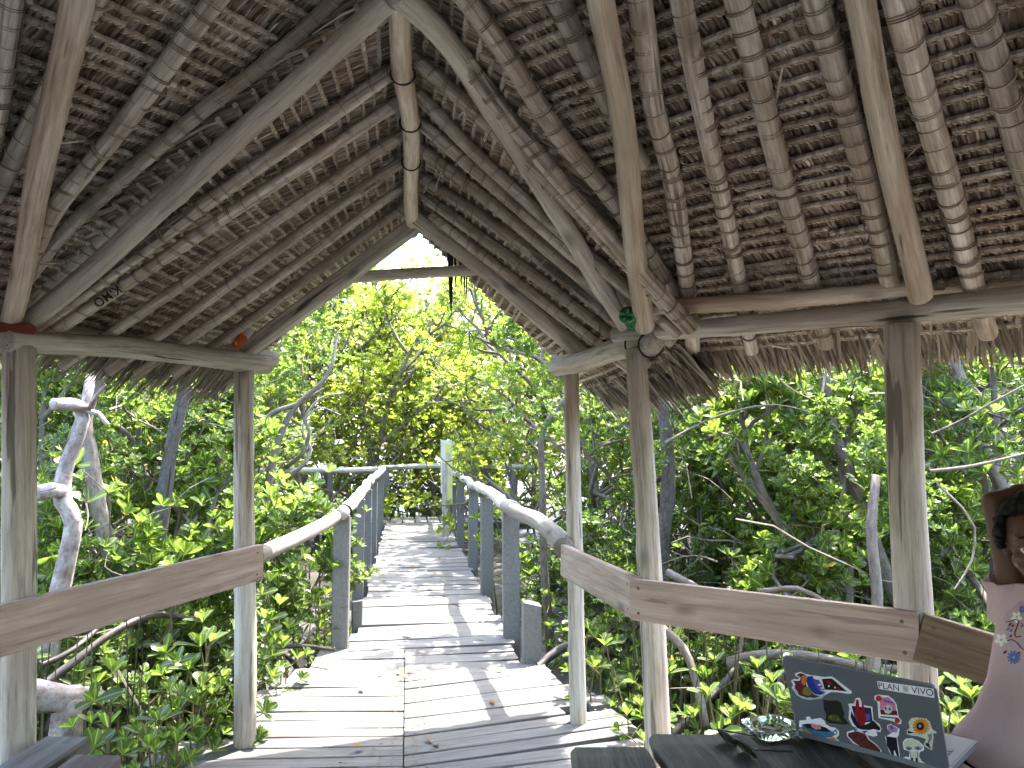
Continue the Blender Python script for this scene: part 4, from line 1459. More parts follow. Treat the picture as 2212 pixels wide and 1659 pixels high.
trunk_tree('dead_stump', [at_Y(20, 1500, 3.75), at_Y(75, 1500, 3.8), at_Y(140, 1512, 3.85), at_Y(172, 1508, 3.9)], 0.075, 0.06, 'bark_white',
           'fallen bleached log lying on roots beside the bench', rough=0.2, knots=9,
           extra=[([at_Y(150, 1510, 3.85), at_Y(145, 1570, 3.85), at_Y(135, 1640, 3.85)], 0.06, 0.07), ([at_Y(165, 1500, 3.9), at_Y(195, 1495, 3.95), at_Y(212, 1490, 4.0)], 0.035, 0.02)])

# bare arching roots and fallen branches
ROOTS = [
    ('dark prop root arching behind the rail board near the straight rail', [at_Y(95, 1480, 4.6), at_Y(170, 1430, 4.7), at_Y(250, 1370, 4.9), at_Y(330, 1330, 5.2), at_Y(420, 1330, 5.5)], .028, .02),
    ('thin dark root slanting below the first root by the fallen log', [at_Y(90, 1430, 4.4), at_Y(160, 1395, 4.5), at_Y(245, 1330, 4.8)], .018, .014),
    ('long pale branch lying level behind the long rail board', [at_Y(1575, 1440, 4.6), at_Y(1660, 1418, 4.5), at_Y(1760, 1415, 4.4), at_Y(1880, 1435, 4.3), at_Y(1960, 1440, 4.3)], .030, .022),
    ('grey root curving down beside the thick pavilion post', [at_Y(1400, 1330, 4.6), at_Y(1470, 1400, 4.5), at_Y(1500, 1490, 4.4), at_Y(1520, 1570, 4.3)], .026, .022),
    ('dark root arching out from under the deck edge', [at_Y(1165, 1440, 5.4), at_Y(1210, 1400, 5.5), at_Y(1290, 1370, 5.6), at_Y(1400, 1350, 5.6), at_Y(1480, 1390, 5.5)], .032, .028),
    ('forked dark root leaning against the level branch', [at_Y(1770, 1330, 5.0), at_Y(1730, 1380, 4.8), at_Y(1690, 1450, 4.6), at_Y(1650, 1560, 4.4)], .022, .018),
    ('slanting root rising towards the slim pavilion post', [at_Y(1440, 1600, 4.6), at_Y(1520, 1520, 4.8), at_Y(1585, 1440, 5.0), at_Y(1600, 1380, 5.2)], .024, .02),
    ('reddish root lying on the mud left of the first railing post', [at_Y(580, 1400, 5.6), at_Y(650, 1392, 5.5), at_Y(720, 1400, 5.4)], .016, .012),
    ('pale crooked branch low behind the rail board by the dark trunk', [at_Y(1440, 1240, 5.2), at_Y(1500, 1262, 5.1), at_Y(1560, 1290, 5.0), at_Y(1650, 1310, 4.9)], .026, .016),
    ('pale branch drooping in front of the level branch', [at_Y(1640, 1275, 4.6), at_Y(1720, 1265, 4.5), at_Y(1790, 1300, 4.4), at_Y(1840, 1340, 4.4)], .02, .013),
    ('bare pale branch crossing the leaves right of the thickest post', [at_Y(2010, 1010, 4.2), at_Y(2100, 1000, 4.1), at_Y(2220, 980, 4.0)], 0.010, 0.006),
    ('bare twisted branch above the raised arm', [at_Y(2010, 930, 4.4), at_Y(2080, 900, 4.3), at_Y(2140, 870, 4.2), at_Y(2230, 830, 4.2)], 0.008, 0.005),
    ('thin bare branch bending below the thickest post leaves', [at_Y(2030, 1040, 3.9), at_Y(2085, 1095, 3.8), at_Y(2110, 1140, 3.8), at_Y(2100, 1210, 3.8), at_Y(2060, 1270, 3.8)], 0.007, 0.004),
    ('bare silver branches tangled above the dark trunk', [at_Y(1440, 960, 5.2), at_Y(1560, 900, 5.1), at_Y(1680, 870, 5.0), at_Y(1800, 900, 4.9)], 0.008, 0.004),
]
for lab, pts, r0, r1 in ROOTS:
    base = Vector(pts[-1])
    mb = MB()
    log_mesh(mb, pts, r0, r1, sides=8, rough=0.12, bend=0.02, knots=3)
    pale = lab.startswith(('long pale', 'pale', 'bare', 'thin bare', 'grey'))
    o = mb.build('bare_branch' if pale else 'prop_root', M['bark' if pale else 'root'], None, True)
    tag(o, lab, 'branch' if pale else 'root', 'bare roots and branches')

# upright sticks of the undergrowth: too many to count
rg = random.Random(77)
st = MB()
for i in range(3600):
    side = rg.choice((-1, 1, 1))
    y = rg.uniform(3.9, 11)
    x = (rg.uniform(0.75, 5.5) if side > 0 else rg.uniform(-6, -2.0)) * (0.75 + y * 0.05)
    r_, w_ = to_walk((x, y))
    if -0.75 < r_ < 1.25 or w_ < 3.7 and r_ > -2.2 and r_ < 1.6:
        continue
    h = rg.uniform(0.25, 1.35) * (1 if y < 8 else 1.3)
    b = Vector((x, y, ground_h(x, y) - 0.05))
    t = b + Vector((rg.gauss(0, .09) * h, rg.gauss(0, .09) * h, h))
    tube(st, [b, b.lerp(t, .5) + Vector((rg.gauss(0, .02), 0, 0)), t], [rg.uniform(.004, .009), .005, .003], 4, rg.random(), caps=False)
o = st.build('undergrowth_sticks', M['stem'])
tag(o, 'tangle of thin dark upright stems standing in the mud under the trees', 'undergrowth', kind='stuff')
rg = random.Random(78)
st = MB()
for i in range(380):
    side = rg.choice((-1, 1, 1))
    y = rg.uniform(4.2, 9)
    x = (rg.uniform(0.9, 5.5) if side > 0 else rg.uniform(-6, -2.2)) * (0.75 + y * 0.05)
    r_, w_ = to_walk((x, y))
    if -0.9 < r_ < 1.5:
        continue
    p = Vector((x, y, ground_h(x, y) + rg.uniform(0.6, 3.0)))
    d = Vector((rg.gauss(0, 1), rg.gauss(0, .6), rg.gauss(0, .45))).normalized()
    pts = [p]
    ln = rg.uniform(.3, 1.1)
    for k in range(5):
        d = (d + Vector((rg.gauss(0, .3), rg.gauss(0, .3), rg.gauss(0, .25)))).normalized()
        p = p + d * ln / 5; pts.append(p)
    if any(-0.75 < to_walk(q)[0] < 1.15 for q in pts):
        continue
    r = rg.uniform(.003, .009)
    tube(st, pts, [r, r, r * .85, r * .7, r * .55, r * .4], 4, rg.random(), caps=False)
o = st.build('bare_twigs', M['twig'])
tag(o, 'tangle of bare pale twigs between the leaves', 'twigs', kind='stuff')

# ------------------------------------------------------------------ seedlings and saplings near the deck
SEED = []
for k in range(5):
    rg = random.Random(200 + k)
    h = [0.55, 0.42, 0.75, 0.32, 0.95][k]
    sb = MB(); fb = MB()
    p = Vector((0, 0, -0.05)); pts = [p]
    d = Vector((rg.gauss(0, .12), rg.gauss(0, .12), 1)).normalized()
    for i in range(6):
        d = (d + Vector((rg.gauss(0, .1), rg.gauss(0, .1), 0))).normalized()
        p = p + d * (h + .05) / 6; pts.append(p)
    tube(sb, pts, [.010, .008, .0075, .007, .006, .005, .004], 6, 0.8, caps=False)
    rosette(fb, pts[-1], d, rg.randint(6, 8), 0.105, 0.5, True, (0.25, 1.15), rg)
    if k in (0, 2, 4):
        for q in range(2 + k // 2):
            a = rg.uniform(0, 6.28); i0 = rg.randint(2, 5)
            e = pts[i0] + Vector((math.cos(a), math.sin(a), 0.7)) * rg.uniform(.10, .2)
            tube(sb, [pts[i0], pts[i0].lerp(e, .5) + Vector((0, 0, .01)), e], [.005, .004, .003], 5, 0.7, caps=False)
            rosette(fb, e, (e - pts[i0]).normalized() + Vector((0, 0, .5)), rg.randint(5, 7), 0.09, 0.45, True, (0.3, 1.2), rg)
    SEED.append((sb.mesh('stem', M['stem'], True), fb.mesh('foliage', M['leaf_young'], True), h))


def seedling(k, x, y, s, z=None, label=None):
    sm, fm, h = SEED[k]
    root = thing('mangrove_seedling', (x, y, ground_h(x, y) if z is None else z), label, 'seedling', 'mangrove seedlings by the deck', rz=random.uniform(0, 6.28))
    root.scale = (s, s, s)
    for nm, me in (('stem', sm), ('foliage', fm)):
        o = bpy.data.objects.new(nm, me)
        COL.objects.link(o); o.parent = root


# tips seen in the photograph: (px, py, Y, leaf scale)
tips_L = [(242, 1440, 3.55, 1.05), (262, 1520, 3.7, .9), (310, 1560, 3.5, .8), (312, 1625, 3.2, .95), (330, 1600, 3.5, .8), (400, 1400, 4.0, 1.15), (440, 1440, 4.1, 1.0), (470, 1375, 4.3, 1.05), (430, 1490, 3.9, .95),
          (455, 1520, 3.9, .9), (345, 1500, 3.8, .85), (375, 1545, 3.7, .8), (500, 1430, 4.2, .95), (480, 1500, 4.2, .8), (400, 1590, 3.6, .8), (350, 1630, 3.3, .7), (270, 1580, 3.5, .75), (410, 1345, 4.6, .95),
          (220, 1560, 3.6, .7), (300, 1480, 4.0, .7), (520, 1560, 4.2, .7), (480, 1570, 4.1, .7), (440, 1600, 3.9, .75), (380, 1450, 4.2, .9), (560, 1330, 5.2, .9), (600, 1300, 5.4, 1.0), (640, 1350, 5.4, .9), (660, 1300, 5.8, .9),
          (590, 1400, 5.0, .8), (620, 1440, 4.9, .7), (680, 1340, 5.8, .8), (580, 1250, 5.6, 1.0), (650, 1230, 6.2, 1.0), (700, 1280, 6.2, .9), (610, 1380, 5.1, .8), (565, 1460, 4.8, .7), (690, 1230, 6.6, .9)]
tips_R = [(1330, 1390, 4.8, 1.0), (1290, 1360, 5.0, .9), (1310, 1440, 4.6, .9), (1360, 1520, 4.1, .8), (1345, 1550, 4.0, .75), (1470, 1450, 4.2, .95), (1500, 1500, 4.1, .95), (1540, 1480, 4.2, 1.05), (1580, 1470, 4.1, 1.1), (1600, 1520, 3.9, 1.0),
          (1560, 1540, 3.9, .9), (1480, 1550, 4.0, .85), (1640, 1470, 4.1, .9), (1660, 1500, 3.9, .8), (1520, 1430, 4.4, .85), (1610, 1440, 4.3, .9), (1690, 1440, 4.2, .85), (1860, 1430, 3.9, .9), (1700, 1520, 3.8, .8),
          (2060, 1500, 3.4, .9), (2090, 1540, 3.2, .8), (2040, 1560, 3.3, .8), (2110, 1490, 3.4, .85), (1760, 1420, 4.4, .8), (1450, 1380, 4.9, .9), (1290, 1300, 5.4, .95), (1270, 1440, 4.9, .8), (1500, 1340, 5.0, .9), (1250, 1310, 5.8, .9), (1200, 1350, 6.0, .8),
          (1380, 1590, 3.9, .7), (1430, 1560, 3.95, .8), (1180, 1290, 6.4, .9), (1160, 1240, 6.8, .9), (1230, 1260, 6.2, .9), (1075, 1110, 8.8, 1.2), (1050, 1100, 10.0, 1.2)]
where = ['left of the deck, {} of its row towards the far posts', 'right of the deck, {} of its row towards the far posts']
ordn = lambda n: ['first', 'second', 'third', 'fourth', 'fifth', 'sixth', 'seventh', 'eighth', 'ninth', 'tenth', 'eleventh', 'twelfth', 'thirteenth', 'fourteenth', 'fifteenth', 'sixteenth', 'seventeenth', 'eighteenth', 'nineteenth', 'twentieth'][n] if n < 20 else 'twenty-' + ['first', 'second', 'third', 'fourth', 'fifth', 'sixth', 'seventh', 'eighth', 'ninth', 'tenth', 'eleventh', 'twelfth', 'thirteenth', 'fourteenth', 'fifteenth', 'sixteenth', 'seventeenth', 'eighteenth'][n - 20]
for side_i, tips in enumerate((tips_L, tips_R)):
    tips = sorted(tips, key=lambda t: t[2])
    for j, (px, py, Y, s) in enumerate(tips):
        p = at_Y(px, py, Y)
        gz = ground_h(p.x, p.y)
        need = p.z - gz
        k = min(range(5), key=lambda q: abs(SEED[q][2] * s - need) + random.uniform(0, .15))
        z = p.z - SEED[k][2] * s
        seedling(k, p.x, p.y, s, z=min(z, gz + 0.15) if z > gz + 0.6 else z, label='bright green mangrove seedling %s, %s counting from the pavilion' % ('on the bench side' if side_i == 0 else 'on the table side', ordn(j)))

# dead leaves and scraps blown onto the deck
rg = random.Random(31)
fl = MB()
for i in range(46):
    w_ = rg.uniform(3.7, 11.5); r_ = rg.uniform(-0.38, 0.75)
    a = rg.uniform(0, 6.28); ln = rg.uniform(0.03, 0.085)
    leaf(fl, walk(r_, w_, 0.018 + rg.uniform(0, .006)), Vector((math.cos(a), math.sin(a), rg.uniform(-.05, .15))), Vector((rg.gauss(0, .25), rg.gauss(0, .25), 1)), ln, ln * .5, rg.uniform(.15, .8), True, rg.uniform(-.2, .25))
o = fl.build('fallen_leaves', tone_mat('dead_leaf', [(0, (0.06, 0.035, 0.018)), (0.5, (0.16, 0.09, 0.035)), (1, (0.30, 0.20, 0.06))], 0.6, (40, 40, 40), 0.3), None, True)
tag(o, 'dry brown leaves scattered on the grey deck boards', 'leaves', kind='stuff')

# ------------------------------------------------------------------ table, benches
table = thing('picnic_table', (0.6, 1.6, 0.0), 'dark weathered picnic table of wide worn planks in front of the rail', 'table')
TZ = 0.75
for (x0, x1, yf, dz) in ((0.145, 0.345, 2.035, 0.0), (0.362, 0.583, 2.105, 0.004), (0.604, 0.838, 2.150, -0.003), (0.856, 1.075, 2.19, 0.002)):
    mb = MB()
    plank(mb, Vector(((x0 + x1) / 2, yf, TZ + dz)), Vector(((x0 + x1) / 2 + 0.006, 0.62, TZ + dz)), x1 - x0, 0.05, ch=0.012, nseg=14, warp=0.002)
    V = []
    for v in mb.v:                                               # worn, rounded end and uneven edges
        x, y, z = v
        k = max(0, (y - (yf - 0.03)) / 0.03)
        x += 0.006 * math.sin(y * 23 + x0 * 40) * (1 if abs(x - (x0 + x1) / 2) > 0.06 else 0)
        z -= 0.014 * k if z > TZ - 0.02 else 0
        V.append((x, y, z))
    mb.v = V
    mb.build('plank', M['table'], table)
for y in (0.9, 1.85):
    mb = MB(); plank(mb, (0.16, y, TZ - 0.055), (1.06, y, TZ - 0.055), 0.09, 0.045, ch=0.005); mb.build('crosspiece', M['table'], table)
    for (xa, xb) in ((0.30, 0.10), (0.92, 1.12)):
        mb = MB(); plank(mb, (xa, y + 0.06, TZ - 0.10), (xb, y + 0.06, -0.03), 0.09, 0.045, up=(0, 1, 0), ch=0.005); mb.build('leg', M['table'], table)
seat = thing('bench', (1.45, 1.7, 0), 'dark plank bench that the person in pink sits on', 'bench')
for x in (1.36, 1.52):
    mb = MB(); plank(mb, (x, 2.30, 0.49), (x, 0.8, 0.49), 0.15, 0.045, ch=0.006); mb.build('seat_plank', M['table'], seat)
for y in (1.0, 2.1):
    mb = MB(); plank(mb, (1.44, y, 0.44), (1.44, y, -0.03), 0.26, 0.05, up=(0, 1, 0), ch=0.005); mb.build('leg', M['table'], seat)
seat = thing('bench', (-1.5, 2.3, 0), 'grey black two plank bench at the foot of the corner post', 'bench')
for (x0, x1, yf, z) in ((-1.69, -1.525, 2.875, 0.452), (-1.50, -1.34, 2.73, 0.447)):
    mb = MB(); plank(mb, ((x0 + x1) / 2, yf, z), ((x0 + x1) / 2 - 0.01, 0.9, z), x1 - x0, 0.055, ch=0.007, nseg=6, warp=0.003); mb.build('seat_plank', M['bench'], seat)
for y in (1.1, 2.5):
    mb = MB(); plank(mb, (-1.515, y, 0.39), (-1.515, y, -0.03), 0.28, 0.05, up=(0, 1, 0), ch=0.005); mb.build('leg', M['bench'], seat)

# ------------------------------------------------------------------ laptop with stickers
LB0 = Vector((0.738, 2.06, TZ + 0.004)); LB1 = Vector((0.993, 1.81, TZ + 0.004))
le = (LB1 - LB0).normalized()
lb = Vector((-le.y, le.x, 0))                                   # from the hinge away from us
if lb.y < 0: lb = -lb
laptop = thing('laptop', (LB0 + LB1) / 2, 'open grey laptop with stickers on its lid, standing on the dark table', 'laptop')
M['laptop'] = plain('slate_grey_lid', (0.15, 0.166, 0.19), 0.38, 0.5, metal=0.35, noise_amt=0.04, scale=60)
M['laptop_in'] = plain('silver_deck', (0.10, 0.106, 0.11), 0.4, 0.5, metal=0.4, noise_amt=0.03, scale=60)
M['key'] = plain('pale_key', (0.16, 0.17, 0.20), 0.6, noise_amt=0.03)
M['screen'] = plain('dark_screen', (0.01, 0.011, 0.013), 0.15, 0.5, noise_amt=0.02)


def slab(mb, o, ex, ey, ez, a, b, c, rad=0.012, n=5, mat=0):
    """rounded-corner slab: o corner, ex*a wide, ey*b deep, ez*c thick"""
    pts = []
    for (cx, cy, t0) in ((a - rad, rad, -90), (a - rad, b - rad, 0), (rad, b - rad, 90), (rad, rad, 180)):
        for k in range(n + 1):
            t = math.radians(t0 + 90 * k / n)
            pts.append((cx + rad * math.cos(t), cy + rad * math.sin(t)))
    m = len(pts)
    V = []
    for (z, ins) in ((0, 0.0012), (0.0012, 0), (c - 0.0012, 0), (c, 0.0012)):
        for (x, y) in pts:
            V.append(o + ex * (a / 2 + (x - a / 2) * (1 - 2 * ins / a)) + ey * (b / 2 + (y - b / 2) * (1 - 2 * ins / b)) + ez * z)
    F = [tuple(reversed(range(m))), tuple(3 * m + k for k in range(m))]
    for j in range(3):
        F += [(j * m + k, j * m + (k + 1) % m, (j + 1) * m + (k + 1) % m, (j + 1) * m + k) for k in range(m)]
    mb.add(V, F, None, 0.5, mat)


LW = (LB1 - LB0).length
Z = Vector((0, 0, 1))
mb = MB(); slab(mb, LB0, le, lb, Z, LW, 0.245, 0.015); mb.build('base', M['laptop'], laptop)
mb = MB(); slab(mb, LB0 + le * 0.004 + lb * 0.004 + Z * 0.0148, le, lb, Z, LW - 0.008, 0.237, 0.0004); mb.build('palm_rest', M['laptop_in'], laptop)
kb = MB()
for row in range(5):
    for c_ in range(13):
        slab(kb, LB0 + le * (0.022 + c_ * (LW - 0.044) / 13) + lb * (0.03 + row * 0.021) + Z * 0.0152, le, lb, Z, (LW - 0.044) / 13 - 0.003, 0.018, 0.0012, 0.002, 1)
kb.build('keyboard', M['key'], laptop)
mb = MB(); slab(mb, LB0 + le * (LW / 2 - 0.055) + lb * 0.15 + Z * 0.0151, le, lb, Z, 0.11, 0.07, 0.0008, 0.004, 2); mb.build('touchpad', M['key'], laptop)
lidv = (Z * 0.203 - lb * 0.072)
lidh = lidv.length; lidv.normalize()
lidn = -(le.cross(lidv)).normalized()
if lidn.y > 0: lidn = -lidn                                     # outward, towards the camera
H0 = LB0 + Z * 0.012
mb = MB(); slab(mb, H0 - lidn * 0.007, le, lidv, lidn, LW, lidh, 0.007, 0.012)
lid = mb.build('lid', M['laptop'], laptop)
mb = MB(); slab(mb, H0 - lidn * 0.0085 + le * 0.012 + lidv * 0.014, le, lidv, lidn, LW - 0.024, lidh - 0.028, 0.0012, 0.004); mb.build('screen', M['screen'], laptop)
STK = {}


def smat(name, c, rough=0.4):
    if name not in STK:
        STK[name] = plain('sticker_' + name, c, rough, 0.4, noise_amt=0.10, scale=160)
    return STK[name]


COLS = dict(white=(0.74, 0.74, 0.78), teal=(0.16, 0.42, 0.46), maroon=(0.11, 0.018, 0.02), orange=(0.55, 0.16, 0.04), olive=(0.16, 0.17, 0.04), blue=(0.015, 0.04, 0.24), purple=(0.10, 0.07, 0.32), black=(0.012, 0.012, 0.016),
            red=(0.22, 0.012, 0.016), brown=(0.10, 0.025, 0.022), sky=(0.045, 0.16, 0.30), pink=(0.52, 0.20, 0.28), rose=(0.42, 0.03, 0.045), peach=(0.66, 0.34, 0.14), sun=(0.52, 0.24, 0.04), cream=(0.55, 0.55, 0.45), lilac=(0.36, 0.20, 0.40),
            darkgreen=(0.018, 0.02, 0.016), moss=(0.07, 0.085, 0.02), navy=(0.02, 0.025, 0.06), grey=(0.20, 0.24, 0.28))


def lid_hit(zx, zy, lay):
    d = ray((1900 + zx * 0.25316) * 0.8640625, (1600 + zy * 0.25316) * 0.8640625)
    o = Vector((0, 0, CAM_H)); p0 = H0 + lidn * (0.0004 + 0.00022 * lay)
    t = (p0 - o).dot(lidn) / d.dot(lidn)
    return o + d * t


def clip_lid(p):
    a = (p - H0).dot(le); b = (p - H0).dot(lidv)
    a2 = min(max(a, 0.003), LW - 0.003); b2 = min(max(b, 0.003), lidh - 0.003)
    return p + le * (a2 - a) + lidv * (b2 - b)


def sticker(name, shapes):
    """shapes: list of (colour, outline); the first is the die-cut border"""
    root = None
    for lay, (col, pts) in enumerate(shapes):
        me = MB()
        me.add([clip_lid(lid_hit(x, y, lay)) for x, y in pts], [tuple(range(len(pts)))])
        if root is None:
            root = me.build('sticker', smat(col, COLS[col]), laptop)
            root['label'] = name
        else:
            me.build('sticker_print', smat(col, COLS[col]), root)


def blob(cx, cy, r, n=12, k=1.0, a0=0.0):
    return [(cx + r * math.cos(a0 + 6.283 * i / n) * (1 if i % 2 == 0 else k), cy + r * math.sin(a0 + 6.283 * i / n) * (1 if i % 2 == 0 else k)) for i in range(n)]


sticker('flame and card sticker', [('white', [(345, 330), (400, 315), (450, 335), (520, 350), (640, 365), (715, 360), (760, 395), (830, 450), (905, 505), (905, 530), (860, 530), (760, 515), (700, 515), (650, 540), (610, 575), (540, 585), (480, 590), (420, 575), (360, 540), (340, 505), (310, 470), (330, 450), (305, 400), (340, 385), (375, 390), (390, 370), (350, 355)]),
    ('teal', [(330, 470), (345, 470), (365, 520), (430, 562), (500, 575), (600, 562), (640, 535), (640, 548), (605, 572), (540, 581), (480, 584), (425, 571), (362, 535)]),
    ('maroon', [(360, 345), (400, 325), (460, 350), (450, 420), (470, 480), (540, 540), (600, 555), (540, 572), (460, 568), (390, 545), (355, 490), (340, 460), (350, 440), (325, 400), (370, 405), (395, 400), (400, 370)]),
    ('orange', [(410, 360), (450, 345), (470, 400), (440, 450), (410, 430)]), ('olive', [(430, 470), (500, 460), (530, 520), (480, 555), (420, 530)]),
    ('blue', [(465, 360), (520, 355), (540, 420), (580, 490), (650, 520), (600, 545), (540, 535), (480, 470), (460, 420)]), ('purple', [(530, 385), (580, 395), (640, 500), (580, 490), (535, 430)]),
    ('black', [(610, 385), (710, 380), (860, 510), (740, 495), (640, 490)]), ('red', [(640, 405), (690, 400), (720, 440), (690, 450)]), ('red', [(720, 460), (770, 460), (800, 490), (750, 488)]), ('white', blob(680, 455, 10, 5)), ('white', blob(740, 470, 9, 5)), ('white', [(570, 440), (595, 432), (600, 450), (580, 452)]), ('white', [(600, 470), (625, 466), (628, 482), (606, 484)])])
sticker('dark forest sticker', [('darkgreen', [(625, 590), (690, 600), (770, 600), (800, 620), (820, 690), (835, 720), (825, 760), (880, 830), (820, 835), (680, 820), (645, 790), (655, 740), (630, 680)]),
    ('moss', [(680, 745), (720, 735), (760, 740), (800, 790), (820, 815), (760, 805), (690, 790), (665, 770)]), ('olive', blob(700, 760, 14, 7)), ('olive', blob(770, 785, 12, 7))])
sticker('blue coffee cup sticker', [('white', [(390, 795), (460, 790), (455, 760), (490, 755), (510, 785), (560, 775), (600, 770), (640, 800), (650, 830), (700, 860), (740, 865), (780, 900), (780, 940), (750, 970), (790, 1000), (795, 1040), (740, 1050), (640, 1030), (590, 1030), (500, 1010), (410, 960), (390, 940), (400, 880), (385, 850)]),
    ('sky', [(410, 830), (720, 905), (745, 880), (765, 900), (760, 930), (720, 950), (715, 985), (690, 1005), (600, 1015), (530, 990), (480, 960), (425, 900)]), ('white', blob(742, 915, 12, 8)),
    ('black', [(415, 835), (470, 825), (560, 835), (650, 865), (705, 900), (650, 908), (560, 895), (470, 870)]), ('pink', [(505, 820), (550, 810), (600, 840), (605, 880), (550, 885), (510, 860)]), ('white', [(508, 818), (550, 807), (595, 835), (575, 838), (530, 830)]),
    ('peach', [(415, 880), (450, 880), (520, 940), (550, 990), (500, 985), (430, 940)]), ('orange', [(425, 885), (450, 892), (490, 935), (460, 940)]), ('peach', [(645, 975), (680, 960), (740, 960), (770, 1010), (760, 1035), (690, 1030), (640, 1005)]), ('orange', [(670, 970), (735, 968), (750, 1000), (690, 995)])])
sticker('red claw and card sticker', [('white', [(945, 575), (985, 570), (1015, 640), (1110, 660), (1120, 790), (1180, 830), (1200, 880), (1190, 910), (1150, 900), (1160, 945), (1120, 955), (1060, 940), (1080, 980), (1150, 1030), (1200, 1090), (1205, 1130), (1160, 1150), (1090, 1140), (1000, 1090), (920, 1020), (860, 950), (855, 910), (930, 885), (960, 870), (915, 850), (875, 780), (880, 700), (885, 680), (870, 630), (930, 625)]),
    ('navy', [(905, 650), (1095, 672), (1112, 805), (950, 830)]), ('purple', [(930, 720), (1085, 730), (1090, 790), (960, 830)]),
    ('red', [(950, 590), (972, 590), (985, 690), (1005, 690), (1005, 610), (1030, 660), (1050, 780), (1030, 850), (985, 850), (950, 780), (940, 680)]),
    ('black', [(900, 700), (950, 800), (1000, 850), (1060, 830), (1120, 795), (1190, 870), (1180, 895), (1120, 880), (1080, 890), (1000, 885), (960, 870), (920, 820), (895, 760)]),
    ('brown', [(870, 920), (960, 900), (1040, 930), (1070, 985), (1140, 1035), (1190, 1090), (1190, 1125), (1150, 1135), (1080, 1120), (1000, 1075), (930, 1010), (870, 950)]),
    ('purple', [(920, 885), (970, 880), (940, 905)]), ('purple', [(1000, 900), (1070, 895), (1030, 925)]), ('black', [(980, 1000), (1050, 950), (1056, 956), (990, 1010)]), ('black', [(1045, 1075), (1110, 1020), (1116, 1026), (1055, 1085)]), ('black', [(930, 960), (960, 925), (966, 930), (940, 970)])])
sticker('white name strip sticker', [('white', [(1160, 405), (1712, 480), (1718, 490), (1722, 565), (1716, 572), (1175, 482), (1168, 474), (1156, 412)])])
for body, x0, x1 in (('PLAN', 1168, 1368), ('VIVO', 1492, 1708)):
    me = text_mesh(body, 1.0, 'lettering')
    xs = [v.co.x for v in me.vertices]; ys = [v.co.y for v in me.vertices]
    mnx, mxx, mny, mxy = min(xs), max(xs), min(ys), max(ys)
    for v in me.vertices:
        u = (v.co.x - mnx) / (mxx - mnx); q = (v.co.y - mny) / (mxy - mny)
        fx = x0 + (x1 - x0) * u
        top = 418 + (fx - 1160) * (488 - 418) / 550; bot = 474 + (fx - 1168) * (558 - 474) / 545
        v.co = clip_lid(lid_hit(fx + 6 * (1 - q), bot + (top - bot) * q, 2))
    me.materials.clear(); me.materials.append(smat('ink', (0.03, 0.035, 0.05)))
    link('lettering', me, laptop)
sticker('leaf mark', [('cream', [(1410, 452), (1462, 458), (1468, 514), (1414, 506)])])
sticker('pink playing card sticker', [('white', [(1130, 550), (1170, 540), (1270, 550), (1320, 590), (1350, 640), (1370, 760), (1400, 795), (1395, 830), (1360, 830), (1310, 800), (1170, 770), (1160, 610), (1130, 590)]),
    ('pink', [(1180, 570), (1270, 565), (1335, 630), (1350, 700), (1185, 690)]), ('maroon', [(1185, 690), (1352, 700), (1358, 745), (1195, 735)]), ('cream', blob(1265, 685, 46, 16, 0.88)), ('purple', [(1228, 665), (1250, 662), (1254, 690), (1232, 690)]), ('purple', [(1268, 668), (1290, 668), (1294, 696), (1272, 694)]), ('rose', blob(1172, 577, 30, 9)), ('rose', blob(1356, 797, 27, 9)), ('purple', [(1225, 590), (1320, 615), (1322, 628), (1228, 606)]), ('navy', [(1190, 752), (1355, 768), (1356, 778), (1192, 764)])])
sticker('flower headed figure sticker', [('white', [(1255, 840), (1290, 830), (1350, 860), (1380, 880), (1370, 940), (1355, 960), (1370, 1060), (1385, 1160), (1400, 1240), (1370, 1250), (1310, 1220), (1270, 1090), (1235, 960), (1290, 925), (1260, 880)]),
    ('black', [(1245, 950), (1350, 965), (1360, 1060), (1390, 1240), (1370, 1240), (1330, 1090), (1320, 1100), (1340, 1225), (1315, 1220), (1280, 1090), (1255, 1040)]), ('lilac', [(1262, 845), (1300, 838), (1360, 875), (1350, 915), (1320, 910), (1290, 925), (1265, 885)]), ('purple', [(1285, 855), (1310, 850), (1320, 880), (1295, 885)])])
sticker('sunflower sticker', [('cream', [(1465, 810), (1500, 770), (1560, 765), (1640, 775), (1680, 810), (1700, 880), (1745, 910), (1740, 925), (1710, 920), (1715, 960), (1700, 1090), (1640, 1060), (1615, 1030), (1640, 980), (1560, 950), (1500, 945), (1450, 930), (1450, 890), (1480, 870)]),
    ('sun', blob(1590, 852, 92, 34, 0.74)), ('orange', blob(1588, 854, 58, 26, 0.7)), ('black', blob(1582, 852, 38, 14)), ('grey', blob(1580, 850, 16, 10)), ('grey', [(1655, 935), (1695, 925), (1700, 970), (1670, 1020), (1652, 1018), (1668, 975)]), ('navy', [(1632, 1015), (1668, 1022), (1688, 1078), (1640, 1042)]), ('navy', [(1455, 895), (1530, 918), (1460, 925)])])
